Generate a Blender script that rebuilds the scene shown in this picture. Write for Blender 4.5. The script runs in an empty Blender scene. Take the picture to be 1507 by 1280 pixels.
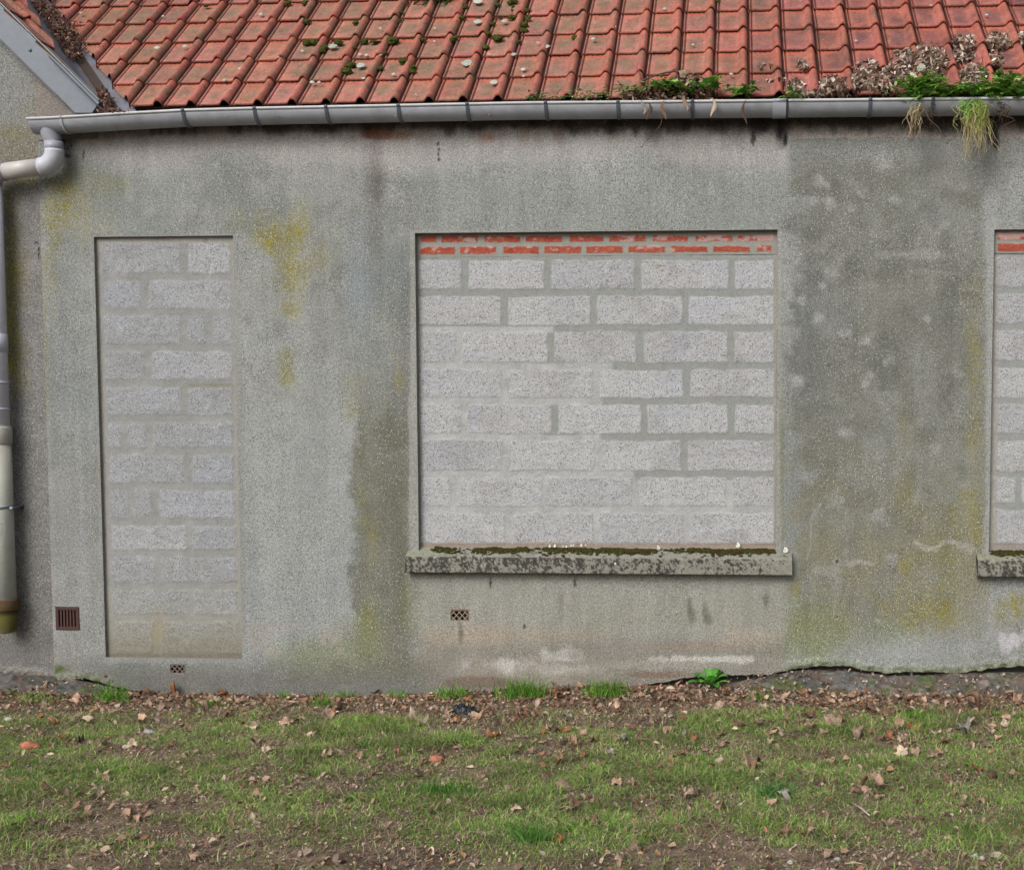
import bpy, math, random
import numpy as np
from math import sin, cos, pi, radians, sqrt
from mathutils import Vector, Matrix

S = bpy.context.scene
C = S.collection
RNG = np.random.default_rng(7)
random.seed(7)

# ------------------------------------------------------------------ camera
F, CX, CY = 1770.0, 970.0, 738.0            # in pixels of the 1507 x 1280 photograph
PSI, TAU = .062, .0611
CAM = np.array([0, -7.0, 1.5])
cd = bpy.data.cameras.new('camera')
cd.sensor_width = 36.0
cd.sensor_fit = 'HORIZONTAL'
cd.lens = 36.0 * F / 1507.0
cd.shift_x = (753.5 - CX) / 1507.0
cd.shift_y = (CY - 640.0) / 1507.0
cd.clip_end = 500
cam = bpy.data.objects.new('camera', cd)
C.objects.link(cam)
cam.location = CAM
cam.rotation_euler = (pi / 2 - TAU, 0, PSI)
S.camera = cam

# ------------------------------------------------------------------ overcast light
SUN_DIR = Vector((-.42, -.8, .72)).normalized()
w = bpy.data.worlds.new('World')
S.world = w
w.use_nodes = True
nt = w.node_tree
bg = nt.nodes['Background']
sky = nt.nodes.new('ShaderNodeTexSky')
sky.sky_type = 'NISHITA'
sky.sun_disc = False
sky.sun_elevation = math.asin(SUN_DIR.z)
sky.sun_rotation = math.atan2(SUN_DIR.x, SUN_DIR.y)
sky.air_density = 1.0
sky.dust_density = 6.0
hs = nt.nodes.new('ShaderNodeHueSaturation')
hs.inputs['Saturation'].default_value = .42
nt.links.new(sky.outputs[0], hs.inputs['Color'])
nt.links.new(hs.outputs[0], bg.inputs['Color'])
bg.inputs['Strength'].default_value = .11
sd = bpy.data.lights.new('sun', 'SUN')
sd.energy = 1.25
sd.angle = radians(28)
sd.color = (1.0, .985, .965)
so = bpy.data.objects.new('sun', sd)
C.objects.link(so)
so.rotation_euler = SUN_DIR.to_track_quat('Z', 'Y').to_euler()
S.view_settings.view_transform = 'Standard'
S.view_settings.look = 'None'
S.view_settings.exposure = .38
S.view_settings.gamma = 1.0

# ------------------------------------------------------------------ picture measurements -> world
_d = np.array([-sin(PSI) * cos(TAU), cos(PSI) * cos(TAU), -sin(TAU)])
_r = np.array([cos(PSI), sin(PSI), 0])
_u = np.cross(_r, _d)
def ray(px, py): return _d * F + _r * (px - CX) - _u * (py - CY)
def P(px, py, y=0.0):
    v = ray(px, py); t = (y - CAM[1]) / v[1]; return CAM + v * t
ROOFT = .957                                  # tangent of the roof pitch
EAVE_Y, EAVE_Z = -.06, 3.37
def PR(px, py, off=0.0):
    v = ray(px, py); n = np.array([0, -ROOFT, 1.0]); c = EAVE_Z - ROOFT * EAVE_Y + off
    t = (c - CAM @ n) / (v @ n); return CAM + v * t
def project(X, Y, Z):
    dx, dy, dz = X - CAM[0], Y - CAM[1], Z - CAM[2]
    a = dx * _r[0] + dy * _r[1] + dz * _r[2]
    b = dx * _u[0] + dy * _u[1] + dz * _u[2]
    c = dx * _d[0] + dy * _d[1] + dz * _d[2]
    return CX + F * a / c, CY - F * b / c

# ------------------------------------------------------------------ numpy noise
def _hash(ix, iy, seed):
    h = (ix.astype(np.int64) * 374761393 + iy.astype(np.int64) * 668265263 + seed * 1442695041) & 0xffffffff
    h = ((h ^ (h >> 13)) * 1274126177) & 0xffffffff
    return ((h ^ (h >> 16)) & 0xffff) / 65535.0
def vn(x, y, seed=0):
    x = np.asarray(x, float); y = np.asarray(y, float)
    ix, iy = np.floor(x), np.floor(y)
    fx, fy = x - ix, y - iy
    fx = fx * fx * (3 - 2 * fx); fy = fy * fy * (3 - 2 * fy)
    a, b = _hash(ix, iy, seed), _hash(ix + 1, iy, seed)
    c, d = _hash(ix, iy + 1, seed), _hash(ix + 1, iy + 1, seed)
    return (a + (b - a) * fx) * (1 - fy) + (c + (d - c) * fx) * fy
def fbm(x, y, seed=0, o=4, g=.5):              # about -1 .. 1
    s, a, t = 0, 1.0, 0
    x = np.asarray(x, float); y = np.asarray(y, float)
    for i in range(o):
        s = s + a * (vn(x, y, seed + i * 17) * 2 - 1); t += a
        x = x * 2.03 + 11.3; y = y * 2.03 + 5.7; a *= g
    return s / t
def ss(a, b, x):
    t = np.clip((x - a) / (b - a), 0, 1); return t * t * (3 - 2 * t)
def lin(c):
    c = np.asarray(c, float) / 255.0
    return np.where(c <= .04045, c / 12.92, ((c + .055) / 1.055) ** 2.4)
def mixc(col, c, m):
    return col + (np.asarray(c) - col) * np.clip(m, 0, 1)[..., None]

# ------------------------------------------------------------------ mesh helpers
def mesh_np(name, V, faces, mat=None, col=None, attrs=None, smooth=True, parent=None, link=True):
    """V (n,3); faces: list of (m,k) int arrays"""
    me = bpy.data.meshes.new(name)
    V = np.asarray(V, np.float32)
    me.vertices.add(len(V)); me.vertices.foreach_set('co', V.ravel())
    fs = [np.asarray(f, np.int32) for f in faces if len(f)]
    nl = sum(f.size for f in fs); nf = sum(len(f) for f in fs)
    me.loops.add(nl); me.polygons.add(nf)
    me.loops.foreach_set('vertex_index', np.concatenate([f.ravel() for f in fs]))
    tot = np.concatenate([np.full(len(f), f.shape[1], np.int32) for f in fs])
    st = np.concatenate([[0], np.cumsum(tot)[:-1]]).astype(np.int32)
    me.polygons.foreach_set('loop_start', st)
    me.polygons.foreach_set('loop_total', tot)
    me.polygons.foreach_set('use_smooth', np.full(nf, smooth))
    me.update(calc_edges=True)
    if col is not None:
        a = me.color_attributes.new('col', 'FLOAT_COLOR', 'POINT')
        cc = np.ones((len(V), 4), np.float32); cc[:, :3] = col
        a.data.foreach_set('color', cc.ravel())
    for k, v in (attrs or {}).items():
        a = me.attributes.new(k, 'FLOAT', 'POINT'); a.data.foreach_set('value', np.asarray(v, np.float32).ravel())
    if mat: me.materials.append(mat)
    o = bpy.data.objects.new(name, me)
    if link: C.objects.link(o)
    if parent: o.parent = parent
    return o
class MB:
    """collects pieces with colours into one mesh"""
    def __init__(s): s.V = []; s.F = {}; s.C = []; s.n = 0
    def add(s, V, faces, col=(.5, .5, .5)):
        V = np.asarray(V, float).reshape(-1, 3)
        for f in faces:
            f = np.asarray(f, int)
            if f.size: s.F.setdefault(f.shape[1], []).append(f + s.n)
        s.V.append(V); c = np.asarray(col, float)
        s.C.append(np.broadcast_to(c, (len(V), 3)) if c.ndim == 1 else c); s.n += len(V)
    def box(s, a, b, col=(.5, .5, .5)):
        x0, y0, z0 = a; x1, y1, z1 = b
        V = [(x0, y0, z0), (x1, y0, z0), (x1, y1, z0), (x0, y1, z0), (x0, y0, z1), (x1, y0, z1), (x1, y1, z1), (x0, y1, z1)]
        s.add(V, [[(0, 3, 2, 1), (4, 5, 6, 7), (0, 1, 5, 4), (1, 2, 6, 5), (2, 3, 7, 6), (3, 0, 4, 7)]], col)
    def bar(s, p, q, wd, dp, col=(.5, .5, .5)):   # flat bar in the xz plane, depth dp towards -y
        p = np.array(p, float); q = np.array(q, float); d = q - p; L = np.linalg.norm(d)
        if L < 1e-6: return
        d /= L; n = np.array([-d[2], 0, d[0]]) * wd / 2; y = np.array([0, -dp, 0])
        V = [p - n, q - n, q + n, p + n, p - n + y, q - n + y, q + n + y, p + n + y]
        s.add(V, [[(0, 1, 2, 3), (7, 6, 5, 4), (0, 4, 5, 1), (1, 5, 6, 2), (2, 6, 7, 3), (3, 7, 4, 0)]], col)
    def tube(s, pts, rad, n=8, col=(.5, .5, .5), cap=True):
        pts = np.array(pts, float); m = len(pts)
        rad = np.broadcast_to(np.asarray(rad, float), (m,))
        tan = np.gradient(pts, axis=0); tan /= np.linalg.norm(tan, axis=1)[:, None] + 1e-9
        up = np.array([0, 0, 1.0]) if abs(tan[0][2]) < .9 else np.array([0, 1.0, 0])
        V = []
        a = np.cross(tan[0], up); a /= np.linalg.norm(a)
        for i in range(m):
            a = a - tan[i] * (a @ tan[i]); a /= np.linalg.norm(a) + 1e-9
            b = np.cross(tan[i], a)
            for k in range(n):
                t = 2 * pi * k / n
                V.append(pts[i] + rad[i] * (cos(t) * a + sin(t) * b))
        fs = [(i * n + k, i * n + (k + 1) % n, (i + 1) * n + (k + 1) % n, (i + 1) * n + k) for i in range(m - 1) for k in range(n)]
        fl = [fs]
        if cap:
            V += [pts[0], pts[-1]]
            tr = [(m * n, (k + 1) % n, k) for k in range(n)] + [(m * n + 1, (m - 1) * n + k, (m - 1) * n + (k + 1) % n) for k in range(n)]
            fl.append(tr)
        if not isinstance(col, (tuple, list)) and np.ndim(col) == 2:
            col = np.concatenate([np.repeat(col, n, axis=0), col[[0, -1]]]) if cap else np.repeat(col, n, axis=0)
        s.add(V, fl, col)
    def build(s, name, mat, parent=None, smooth=True, attrs=None):
        return mesh_np(name, np.concatenate(s.V), [np.concatenate(v) for v in s.F.values()], mat, np.concatenate(s.C), attrs, smooth, parent)
def bevel(o, wd=.003, seg=2):
    m = o.modifiers.new('bevel', 'BEVEL'); m.width = wd; m.segments = seg; m.limit_method = 'ANGLE'; m.angle_limit = radians(40)
def tag(o, label=None, cat=None, group=None, kind=None):
    if label: o['label'] = label
    if cat: o['category'] = cat
    if group: o['group'] = group
    if kind: o['kind'] = kind
    return o
def empty(name, loc=(0, 0, 0)):
    o = bpy.data.objects.new(name, None); o.location = loc; o.empty_display_size = .1; C.objects.link(o); return o
def part(o, root):
    o.parent = root; o.matrix_parent_inverse = Matrix.Translation(-root.location); return o

# ------------------------------------------------------------------ materials
def material(name, rough=.85, spec=.3, noises=(), bumps=(), white=None, pits=None, metal=0, translucent=0, flat=None, sheen=None):
    """colour comes from the surface's own 'col' attribute; noises multiply it; white / pits add mineral grains"""
    m = bpy.data.materials.new(name); m.use_nodes = True
    nt = m.node_tree; N = nt.nodes; L = nt.links
    b = N['Principled BSDF']
    b.inputs['Roughness'].default_value = rough
    b.inputs['Specular IOR Level'].default_value = spec
    b.inputs['Metallic'].default_value = metal
    geo = N.new('ShaderNodeNewGeometry'); pos = geo.outputs['Position']
    if flat is None:
        at = N.new('ShaderNodeAttribute'); at.attribute_name = 'col'; c = at.outputs['Color']
    else:
        rg = N.new('ShaderNodeRGB'); rg.outputs[0].default_value = (*flat, 1); c = rg.outputs[0]
    grain = N.new('ShaderNodeAttribute'); grain.attribute_name = 'grain'
    def mapr(src, a, bb, lo, hi):
        r = N.new('ShaderNodeMapRange'); r.inputs[1].default_value = a; r.inputs[2].default_value = bb
        r.inputs[3].default_value = lo; r.inputs[4].default_value = hi; L.new(src, r.inputs[0]); return r.outputs[0]
    def noise(scale, det=3, rgh=.6):
        n = N.new('ShaderNodeTexNoise'); n.inputs['Scale'].default_value = scale; n.inputs['Detail'].default_value = det
        n.inputs['Roughness'].default_value = rgh; L.new(pos, n.inputs['Vector']); return n.outputs['Fac']
    for scale, lo, hi in noises:
        f = mapr(noise(scale), .3, .7, lo, hi)
        mx = N.new('ShaderNodeVectorMath'); mx.operation = 'SCALE'; L.new(c, mx.inputs[0]); L.new(f, mx.inputs['Scale']); c = mx.outputs[0]
    hs = []
    for spec_, sign in ((white, 1), (pits, -1)):
        if not spec_: continue
        scale, rad, color, amt = spec_
        v = N.new('ShaderNodeTexVoronoi'); v.inputs['Scale'].default_value = scale; v.feature = 'F1'
        L.new(pos, v.inputs['Vector'])
        f = mapr(v.outputs['Distance'], rad * .6, rad, 1, 0)
        sp = N.new('ShaderNodeSeparateColor'); L.new(v.outputs['Color'], sp.inputs[0])
        f2 = mapr(sp.outputs[0], 1 - amt, 1 - amt + .12, 0, 1)
        mu = N.new('ShaderNodeMath'); mu.operation = 'MULTIPLY'; L.new(f, mu.inputs[0]); L.new(f2, mu.inputs[1])
        mu2 = N.new('ShaderNodeMath'); mu2.operation = 'MULTIPLY'; L.new(mu.outputs[0], mu2.inputs[0]); L.new(grain.outputs['Fac'], mu2.inputs[1])
        mx = N.new('ShaderNodeMix'); mx.data_type = 'RGBA'; L.new(mu2.outputs[0], mx.inputs[0]); L.new(c, mx.inputs[6])
        mx.inputs[7].default_value = (*color, 1); c = mx.outputs[2]
        hs.append((mu2.outputs[0], sign))
    L.new(c, b.inputs['Base Color'])
    prev = None
    for scale, strength, dist in bumps:
        bp = N.new('ShaderNodeBump'); bp.inputs['Strength'].default_value = strength; bp.inputs['Distance'].default_value = dist
        L.new(noise(scale, 4), bp.inputs['Height'])
        if prev: L.new(prev, bp.inputs['Normal'])
        prev = bp.outputs[0]
    for src, sign in hs:
        bp = N.new('ShaderNodeBump'); bp.inputs['Strength'].default_value = .5; bp.inputs['Distance'].default_value = .004
        bp.invert = sign < 0
        L.new(src, bp.inputs['Height'])
        if prev: L.new(prev, bp.inputs['Normal'])
        prev = bp.outputs[0]
    if prev: L.new(prev, b.inputs['Normal'])
    if translucent:
        tr = N.new('ShaderNodeBsdfTranslucent'); L.new(c, tr.inputs['Color'])
        ms = N.new('ShaderNodeMixShader'); ms.inputs[0].default_value = translucent
        L.new(b.outputs[0], ms.inputs[1]); L.new(tr.outputs[0], ms.inputs[2]); L.new(ms.outputs[0], N['Material Output'].inputs['Surface'])
    return m
M = dict(
    render=material('roughcast render', .92, .15, [(150, .52, 1.52), (60, .84, 1.18), (9, .94, 1.06)], [(150, .6, .004)],
                    white=(125, .34, (.56, .55, .50), .26), pits=(130, .40, (.07, .07, .065), .34)),
    block=material('aggregate block', .95, .1, [(170, .70, 1.30), (30, .94, 1.06)], [(140, .6, .004)],
                   pits=(112, .42, (.11, .11, .125), .45), white=(130, .3, (.66, .66, .66), .35)),
    sill=material('weathered concrete', .9, .15, [(200, .82, 1.18), (40, .88, 1.12)], [(120, .5, .004)]),
    tile=material('terracotta', .9, .15, [(14, .82, 1.18), (70, .84, 1.18), (160, .74, 1.28)], [(160, .4, .003)],
                  pits=(46, .30, (.085, .055, .045), .3), white=(38, .2, (.45, .42, .36), .1)),
    plain=material('painted or bare surface', .6, .35, [(60, .93, 1.07)], [(90, .1, .002)]),
    pvc=material('grey plastic', .42, .4, [(25, .93, 1.07), (8, .95, 1.05)], [(60, .05, .002)]),
    zinc=material('zinc sheet', .5, .5, [(18, .85, 1.12), (90, .92, 1.08)], [(30, .15, .003)], metal=.35),
    rust=material('rusted iron', .9, .2, [(200, .7, 1.3)], [(200, .4, .002)]),
    soil=material('soil', .97, .1, [(60, .75, 1.25), (230, .6, 1.4)], [(110, .9, .012)]),
    stone=material('rubble stone', .93, .15, [(30, .8, 1.2), (160, .75, 1.25)], [(70, .7, .008)]),
    grass=material('grass blade', .6, .25, [], [], translucent=.3),
    leaf=material('dry leaf', .8, .2, [(120, .85, 1.15)], [(150, .3, .002)], translucent=.12),
    green=material('fresh leaf', .5, .35, [(80, .85, 1.15)], [], translucent=.25),
    moss=material('moss', .98, .05, [(250, .5, 1.5)], [(250, .8, .006)]),
    shell=material('shell', .5, .4, [(150, .92, 1.08)]),
    film=material('black plastic film', .45, .35, [(60, .8, 1.2)], [(60, .3, .004)]),
)

# ================================================================== GROUND
_bx = [-7, -4.2, -3.3, -2.0, -1.4, -.7, .3, .9, 1.6, 5]
_bz = [-.10, -.11, -.115, -.105, -.06, -.015, .0, -.02, -.02, -.02]
def gz(X, Y):
    X = np.asarray(X, float); Y = np.asarray(Y, float)
    wgt = np.exp(np.minimum(Y, 0) / .7)
    z = wgt * np.interp(X, _bx, _bz) + (1 - wgt) * (-.05)
    return z + .018 * fbm(X * 1.7, Y * 2.3, 3, 3) + .007 * fbm(X * 9, Y * 9, 5, 3) + .004 * fbm(X * 40, Y * 40, 9, 2)
def G(px, py):
    z = -.05
    for _ in range(6):
        v = ray(px, py); t = (z - CAM[2]) / v[2]; p = CAM + v * t; z = float(gz(p[0], p[1]))
    p[2] = z; return p
def soil_colour(X, Y, px, py):
    n = fbm(X * 5, Y * 5, 21, 4); n2 = fbm(X * 22, Y * 22, 22, 3)
    c = np.broadcast_to(lin((112, 97, 85)), X.shape + (3,)).copy()
    c = mixc(c, lin((132, 116, 102)), ss(0, .6, n2))
    c = mixc(c, lin((84, 71, 62)), ss(.0, .5, n) * .8)
    return c
def axis(a, b, fine_a, fine_b, f, cst):
    return np.unique(np.concatenate([np.arange(a, fine_a, cst), np.arange(fine_a, fine_b, f), np.arange(fine_b, b + cst, cst)]).round(5))
gx = axis(-60, 60, -5.6, 3.2, .025, 1.4); gy = np.concatenate([np.arange(-60, -4.2, 1.4), np.arange(-4.2, .1, .025), [.3, 4, 12, 40]])
X, Y = np.meshgrid(gx, gy); Z = gz(np.clip(X, -8, 8), np.clip(Y, -6, 5))
px, py = project(X, np.clip(Y, -5, 9), Z)
n, m = len(gx), len(gy)
idx = np.arange(n * m).reshape(m, n)
q = np.stack([idx[:-1, :-1], idx[:-1, 1:], idx[1:, 1:], idx[1:, :-1]], -1).reshape(-1, 4)
o = mesh_np('ground', np.stack([X, Y, Z], -1).reshape(-1, 3), [q], M['soil'], soil_colour(X, Y, px, py).reshape(-1, 3))
tag(o, kind='structure')

# green cover, 0..1
def cover(X, Y):
    px, py = project(X, Y, gz(X, Y))
    n = fbm(X * 1.6 + 3, Y * 2.2, 31, 3); n2 = fbm(X * 6, Y * 7, 33, 3)
    c = ss(-.45, .25, n * .8 + n2 * .9)
    edge = 1047 + 14 * fbm(X * 2.2, Y * 0, 41, 3) - 8 * ss(900, 1300, px)
    c = c * ss(edge - 4, edge + 30, py + 14 * n2)
    bot = 1262 - 8 * ss(500, 1500, px) + 30 * fbm(X * 3, Y * 0 + 2, 43, 2)
    c = c * (1 - .85 * ss(bot - 30, bot + 22, py + 16 * n2))
    for (a, b, r1, r2, k) in ((385, 1138, 45, 22, .9), (160, 1205, 45, 14, .8), (420, 1225, 80, 18, .6), (560, 1195, 60, 14, .6), (820, 1110, 45, 22, .7),
                              (1000, 1170, 50, 16, .7), (1190, 1195, 45, 16, .9), (1230, 1110, 70, 14, .8), (1320, 1215, 90, 16, .8), (1450, 1070, 50, 14, .7),
                              (880, 1060, 55, 14, .6), (300, 1240, 80, 16, .8), (80, 1235, 70, 16, .6), (700, 1150, 22, 14, .6), (1440, 1190, 30, 18, .6),
                              (1050, 1235, 80, 14, .5), (640, 1110, 60, 14, .6), (1370, 1128, 40, 9, .5), (870, 1100, 30, 12, .5)):
        c = c * (1 - k * np.exp(-(((px - a) / r1) ** 2 + ((py - b) / r2) ** 2)))
    for (a, b, r1, r2, k) in ((650, 1165, 55, 22, .8), (820, 1235, 30, 18, .8), (1140, 1165, 35, 24, .8), (60, 1100, 60, 24, .7), (1360, 1060, 40, 14, .7),
                              (150, 1070, 60, 14, .6), (1100, 1075, 60, 18, .6), (1300, 1160, 80, 26, .7), (980, 1120, 60, 20, .5), (1490, 1060, 30, 16, .6),
                              (1060, 1140, 60, 20, .5), (100, 1150, 60, 24, .5), (330, 1100, 60, 20, .5), (250, 1150, 60, 20, .4), (1350, 1250, 20, 8, .5)):
        c = np.clip(c + k * np.exp(-(((px - a) / r1) ** 2 + ((py - b) / r2) ** 2)), 0, 1)
    return c

def blades(name, bx, by, length, width, lean, cols, mat, z0=None, n_seg=2, up=None):
    n = len(bx); ang = RNG.uniform(0, 2 * pi, n); fac = RNG.uniform(0, 2 * pi, n)
    bz = gz(bx, by) - .004 if z0 is None else z0
    dx, dy = np.cos(ang), np.sin(ang); wx, wy = np.cos(fac), np.sin(fac)
    V = np.zeros((n, 5, 3))
    for j, (t, wf) in enumerate(((0, 1), (.55, .8), (1, 0))):
        hx = lean * length * t * t; hz = length * (t - .45 * np.minimum(lean, 1.3) * t * t)
        cx, cy, cz = bx + dx * hx, by + dy * hx, bz + hz
        if j < 2:
            V[:, 2 * j] = np.stack([cx - wx * width * wf / 2, cy - wy * width * wf / 2, cz], -1)
            V[:, 2 * j + 1] = np.stack([cx + wx * width * wf / 2, cy + wy * width * wf / 2, cz], -1)
        else: V[:, 4] = np.stack([cx, cy, cz], -1)
    b = (np.arange(n) * 5)[:, None]
    fq = b + np.array([[0, 1, 3, 2]]); ft = b + np.array([[2, 3, 4]])
    cc = np.repeat(cols[:, None, :], 5, 1)
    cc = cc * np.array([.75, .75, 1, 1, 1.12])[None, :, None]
    return mesh_np(name, V.reshape(-1, 3), [fq, ft], mat, cc.reshape(-1, 3), smooth=False)
def pick(pal, n, jit=.15):
    pal = lin(np.array(pal, float)); c = pal[RNG.integers(0, len(pal), n)]
    return c * RNG.uniform(1 - jit, 1 + jit, (n, 1))
NG = 620000
bx, by = RNG.uniform(-5.2, 3.0, NG), RNG.uniform(-4.0, -.05, NG)
keep = RNG.random(NG) < cover(bx, by) * .92 + .03
bx, by = bx[keep], by[keep]
tall = ss(.1, .55, fbm(bx * 3.3, by * 3.3, 51, 3))
ln = RNG.uniform(.014, .044, len(bx)) * (1 + 1.0 * tall); bshade = (.74 + .5 * ss(-.5, .5, fbm(bx * 5, by * 6, 53, 3)))[:, None]
cols = pick([(118, 158, 68), (98, 142, 58), (138, 170, 80), (92, 130, 62), (154, 176, 94), (122, 154, 72), (172, 168, 122), (160, 148, 116), (100, 140, 60), (148, 136, 108)], len(bx), .3)
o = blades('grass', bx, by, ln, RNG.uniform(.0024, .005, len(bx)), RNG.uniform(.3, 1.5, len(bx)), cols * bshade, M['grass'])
tag(o, 'short patchy green grass growing over bare soil', 'grass', kind='stuff')

# (litter below)
# dead straw and crumbled leaf litter
def bits(n, X, Y, Z, size, pal, mb=None, flat=.5, jit=.2, aspect=(.35, .9)):
    """small curled flakes, folded along their middle"""
    a = RNG.uniform(0, 2 * pi, n); tilt = RNG.normal(0, flat, n); tw = RNG.normal(0, flat, n)
    asp = RNG.uniform(*aspect, n); fold = RNG.uniform(.1, .9, n)
    ux = np.stack([np.cos(a) * np.cos(tilt), np.sin(a) * np.cos(tilt), np.sin(tilt)], -1)
    vv = np.stack([-np.sin(a) * np.cos(tw), np.cos(a) * np.cos(tw), np.sin(tw)], -1)
    nn = np.cross(ux, vv); L = size[:, None]; W = (size * asp)[:, None] * .5
    c = np.stack([X, Y, Z], -1)
    fo = (fold[:, None] * W)
    V = np.stack([c - ux * L * .5, c - ux * L * .12 + vv * W + nn * fo, c + ux * L * .2 + vv * W * .8 + nn * fo, c + ux * L * .5 + nn * fo * .6,
                  c + ux * L * .2 - vv * W * .9 + nn * fo * .8, c - ux * L * .2 - vv * W + nn * fo], 1)
    b = (np.arange(n) * 6)[:, None]
    fs = b + np.array([[0, 1, 2, 3]]); f2 = b + np.array([[0, 3, 4, 5]])
    cc = np.repeat(pick(pal, n, jit)[:, None, :], 6, 1).reshape(-1, 3)
    if mb is not None:
        mb.add(V.reshape(-1, 3), [fs, f2], cc); return
    return V.reshape(-1, 3), [fs, f2], cc
BROWN = [(142, 122, 108), (158, 138, 124), (118, 100, 88), (170, 150, 136), (126, 104, 88), (142, 118, 100), (102, 88, 78), (184, 168, 152), (130, 106, 90)]
NL = 95000
lx, ly = RNG.uniform(-5.2, 3.0, NL), RNG.uniform(-4.0, -.04, NL)
k = RNG.random(NL) < .3 + .65 * (1 - cover(lx, ly))
lx, ly = lx[k], ly[k]
sz = RNG.uniform(.005, .018, len(lx)) * (1 + 1.6 * (RNG.random(len(lx)) < .05)) * (1 + .5 * ss(-.7, -.2, ly))
V, fs, cc = bits(len(lx), lx, ly, gz(lx, ly) + RNG.uniform(.0, .012, len(lx)), sz, BROWN)
o = mesh_np('leaf_litter', V, fs, M['leaf'], cc, smooth=False)
tag(o, 'crumbled brown leaf litter between the grass and along the wall', 'leaf litter', kind='stuff')
k2 = 5200; lx, ly = RNG.uniform(-5.2, 3.0, k2), -.05 - np.abs(RNG.normal(0, 1, k2)) * .26
l2x, l2y = RNG.uniform(-5.2, 3.0, 4200), RNG.uniform(-4.0, -.3, 4200); kk = RNG.random(4200) < .25 + .5 * (1 - cover(l2x, l2y)) + .2 * ss(-1.5, 0, l2x)
lx, ly = np.concatenate([lx, l2x[kk]]), np.concatenate([ly, l2y[kk]])
V, fs, cc = bits(len(lx), lx, ly, gz(lx, ly) + RNG.uniform(.006, .022, len(lx)), RNG.uniform(.016, .042, len(lx)), [(142, 116, 98), (166, 140, 120), (112, 86, 70), (128, 96, 76), (182, 160, 140), (96, 74, 62), (150, 112, 88)], None, .55, .3, (.35, .9))
o = mesh_np('leaf_litter', V, fs, M['leaf'], cc, smooth=False)
tag(o, 'larger broken brown leaves drifted against the foot of the wall and over the grass', 'leaf litter', kind='stuff')
NS = 34000
lx, ly = RNG.uniform(-5.2, 3.0, NS), RNG.uniform(-4.0, -.05, NS)
o = blades('straw', lx, ly, RNG.uniform(.03, .08, NS), RNG.uniform(.0015, .003, NS), RNG.uniform(1.4, 2.4, NS), pick([(186, 168, 138), (166, 148, 122), (142, 122, 102), (200, 186, 158), (160, 158, 110)], NS), M['grass'])
tag(o, 'thin dead straw lying among the grass', 'straw', kind='stuff')

# ================================================================== HOUSE
house = empty('house'); tag(house, 'long grey rendered house with red tiled roof and blocked-up door and windows', 'house')
nb = empty('house', (-6, .01, -.1)); nb.name = 'neighbouring_house'
tag(nb, 'adjoining gabled building at left with grey sloping bargeboard', 'house')
nb.location = (0, 0, 0)

# (x0, x1, z0, z1, depth of the recess)
DOOR = (-3.797, -2.949, .112, 2.631, .024)
WIN = (-1.863, .2455, .72, 2.634, .042)
WIN2 = (1.468, 3.58, .72, 2.621, .036)
def rect(x0, y0, x1, y1, d):
    a, b = P(x0, y1), P(x1, y0); return (a[0], b[0], a[2], b[2], d)
V1 = rect(85, 895, 114, 924, .07); V2 = rect(250.5, 977.5, 272, 991, .06); V3 = rect(664, 897.5, 689, 913.5, .06)
HOLES = [DOOR, WIN, WIN2, V1, V2, V3]
BASE = [(-60, 990), (0, 989), (29, 990), (40, 994), (64, 994), (84, 1000), (102, 1000), (125, 997), (148, 1003), (165, 1008), (190, 1014), (236, 1023), (300, 1034), (450, 1034),
        (600, 1026), (700, 1020), (860, 1016), (935, 1010), (1000, 999), (1060, 993), (1130, 992), (1165, 985), (1200, 980), (1250, 980), (1275, 986), (1300, 989), (1350, 987), (1420, 989),
        (1445, 985), (1470, 981), (1507, 978), (1700, 985), (2300, 982)]
_BX = np.array([P(a, b)[0] for a, b in BASE]); _BZ = np.array([P(a, b)[2] for a, b in BASE])
def base_z(x): return np.interp(x, _BX, _BZ) + .006 * fbm(x * 18, x * 0, 61, 3) + .004 * fbm(x * 60, x * 0, 62, 2)

def blob(px, py, cx, cy, rx, ry, rough=.5, sc=.03, seed=0, soft=.5):
    r = np.sqrt(((px - cx) / rx) ** 2 + ((py - cy) / ry) ** 2)
    r = r + rough * fbm(px * sc, py * sc * .8, seed + int(cx), 4)
    return 1 - ss(1 - soft, 1 + soft * .4, r)

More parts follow.
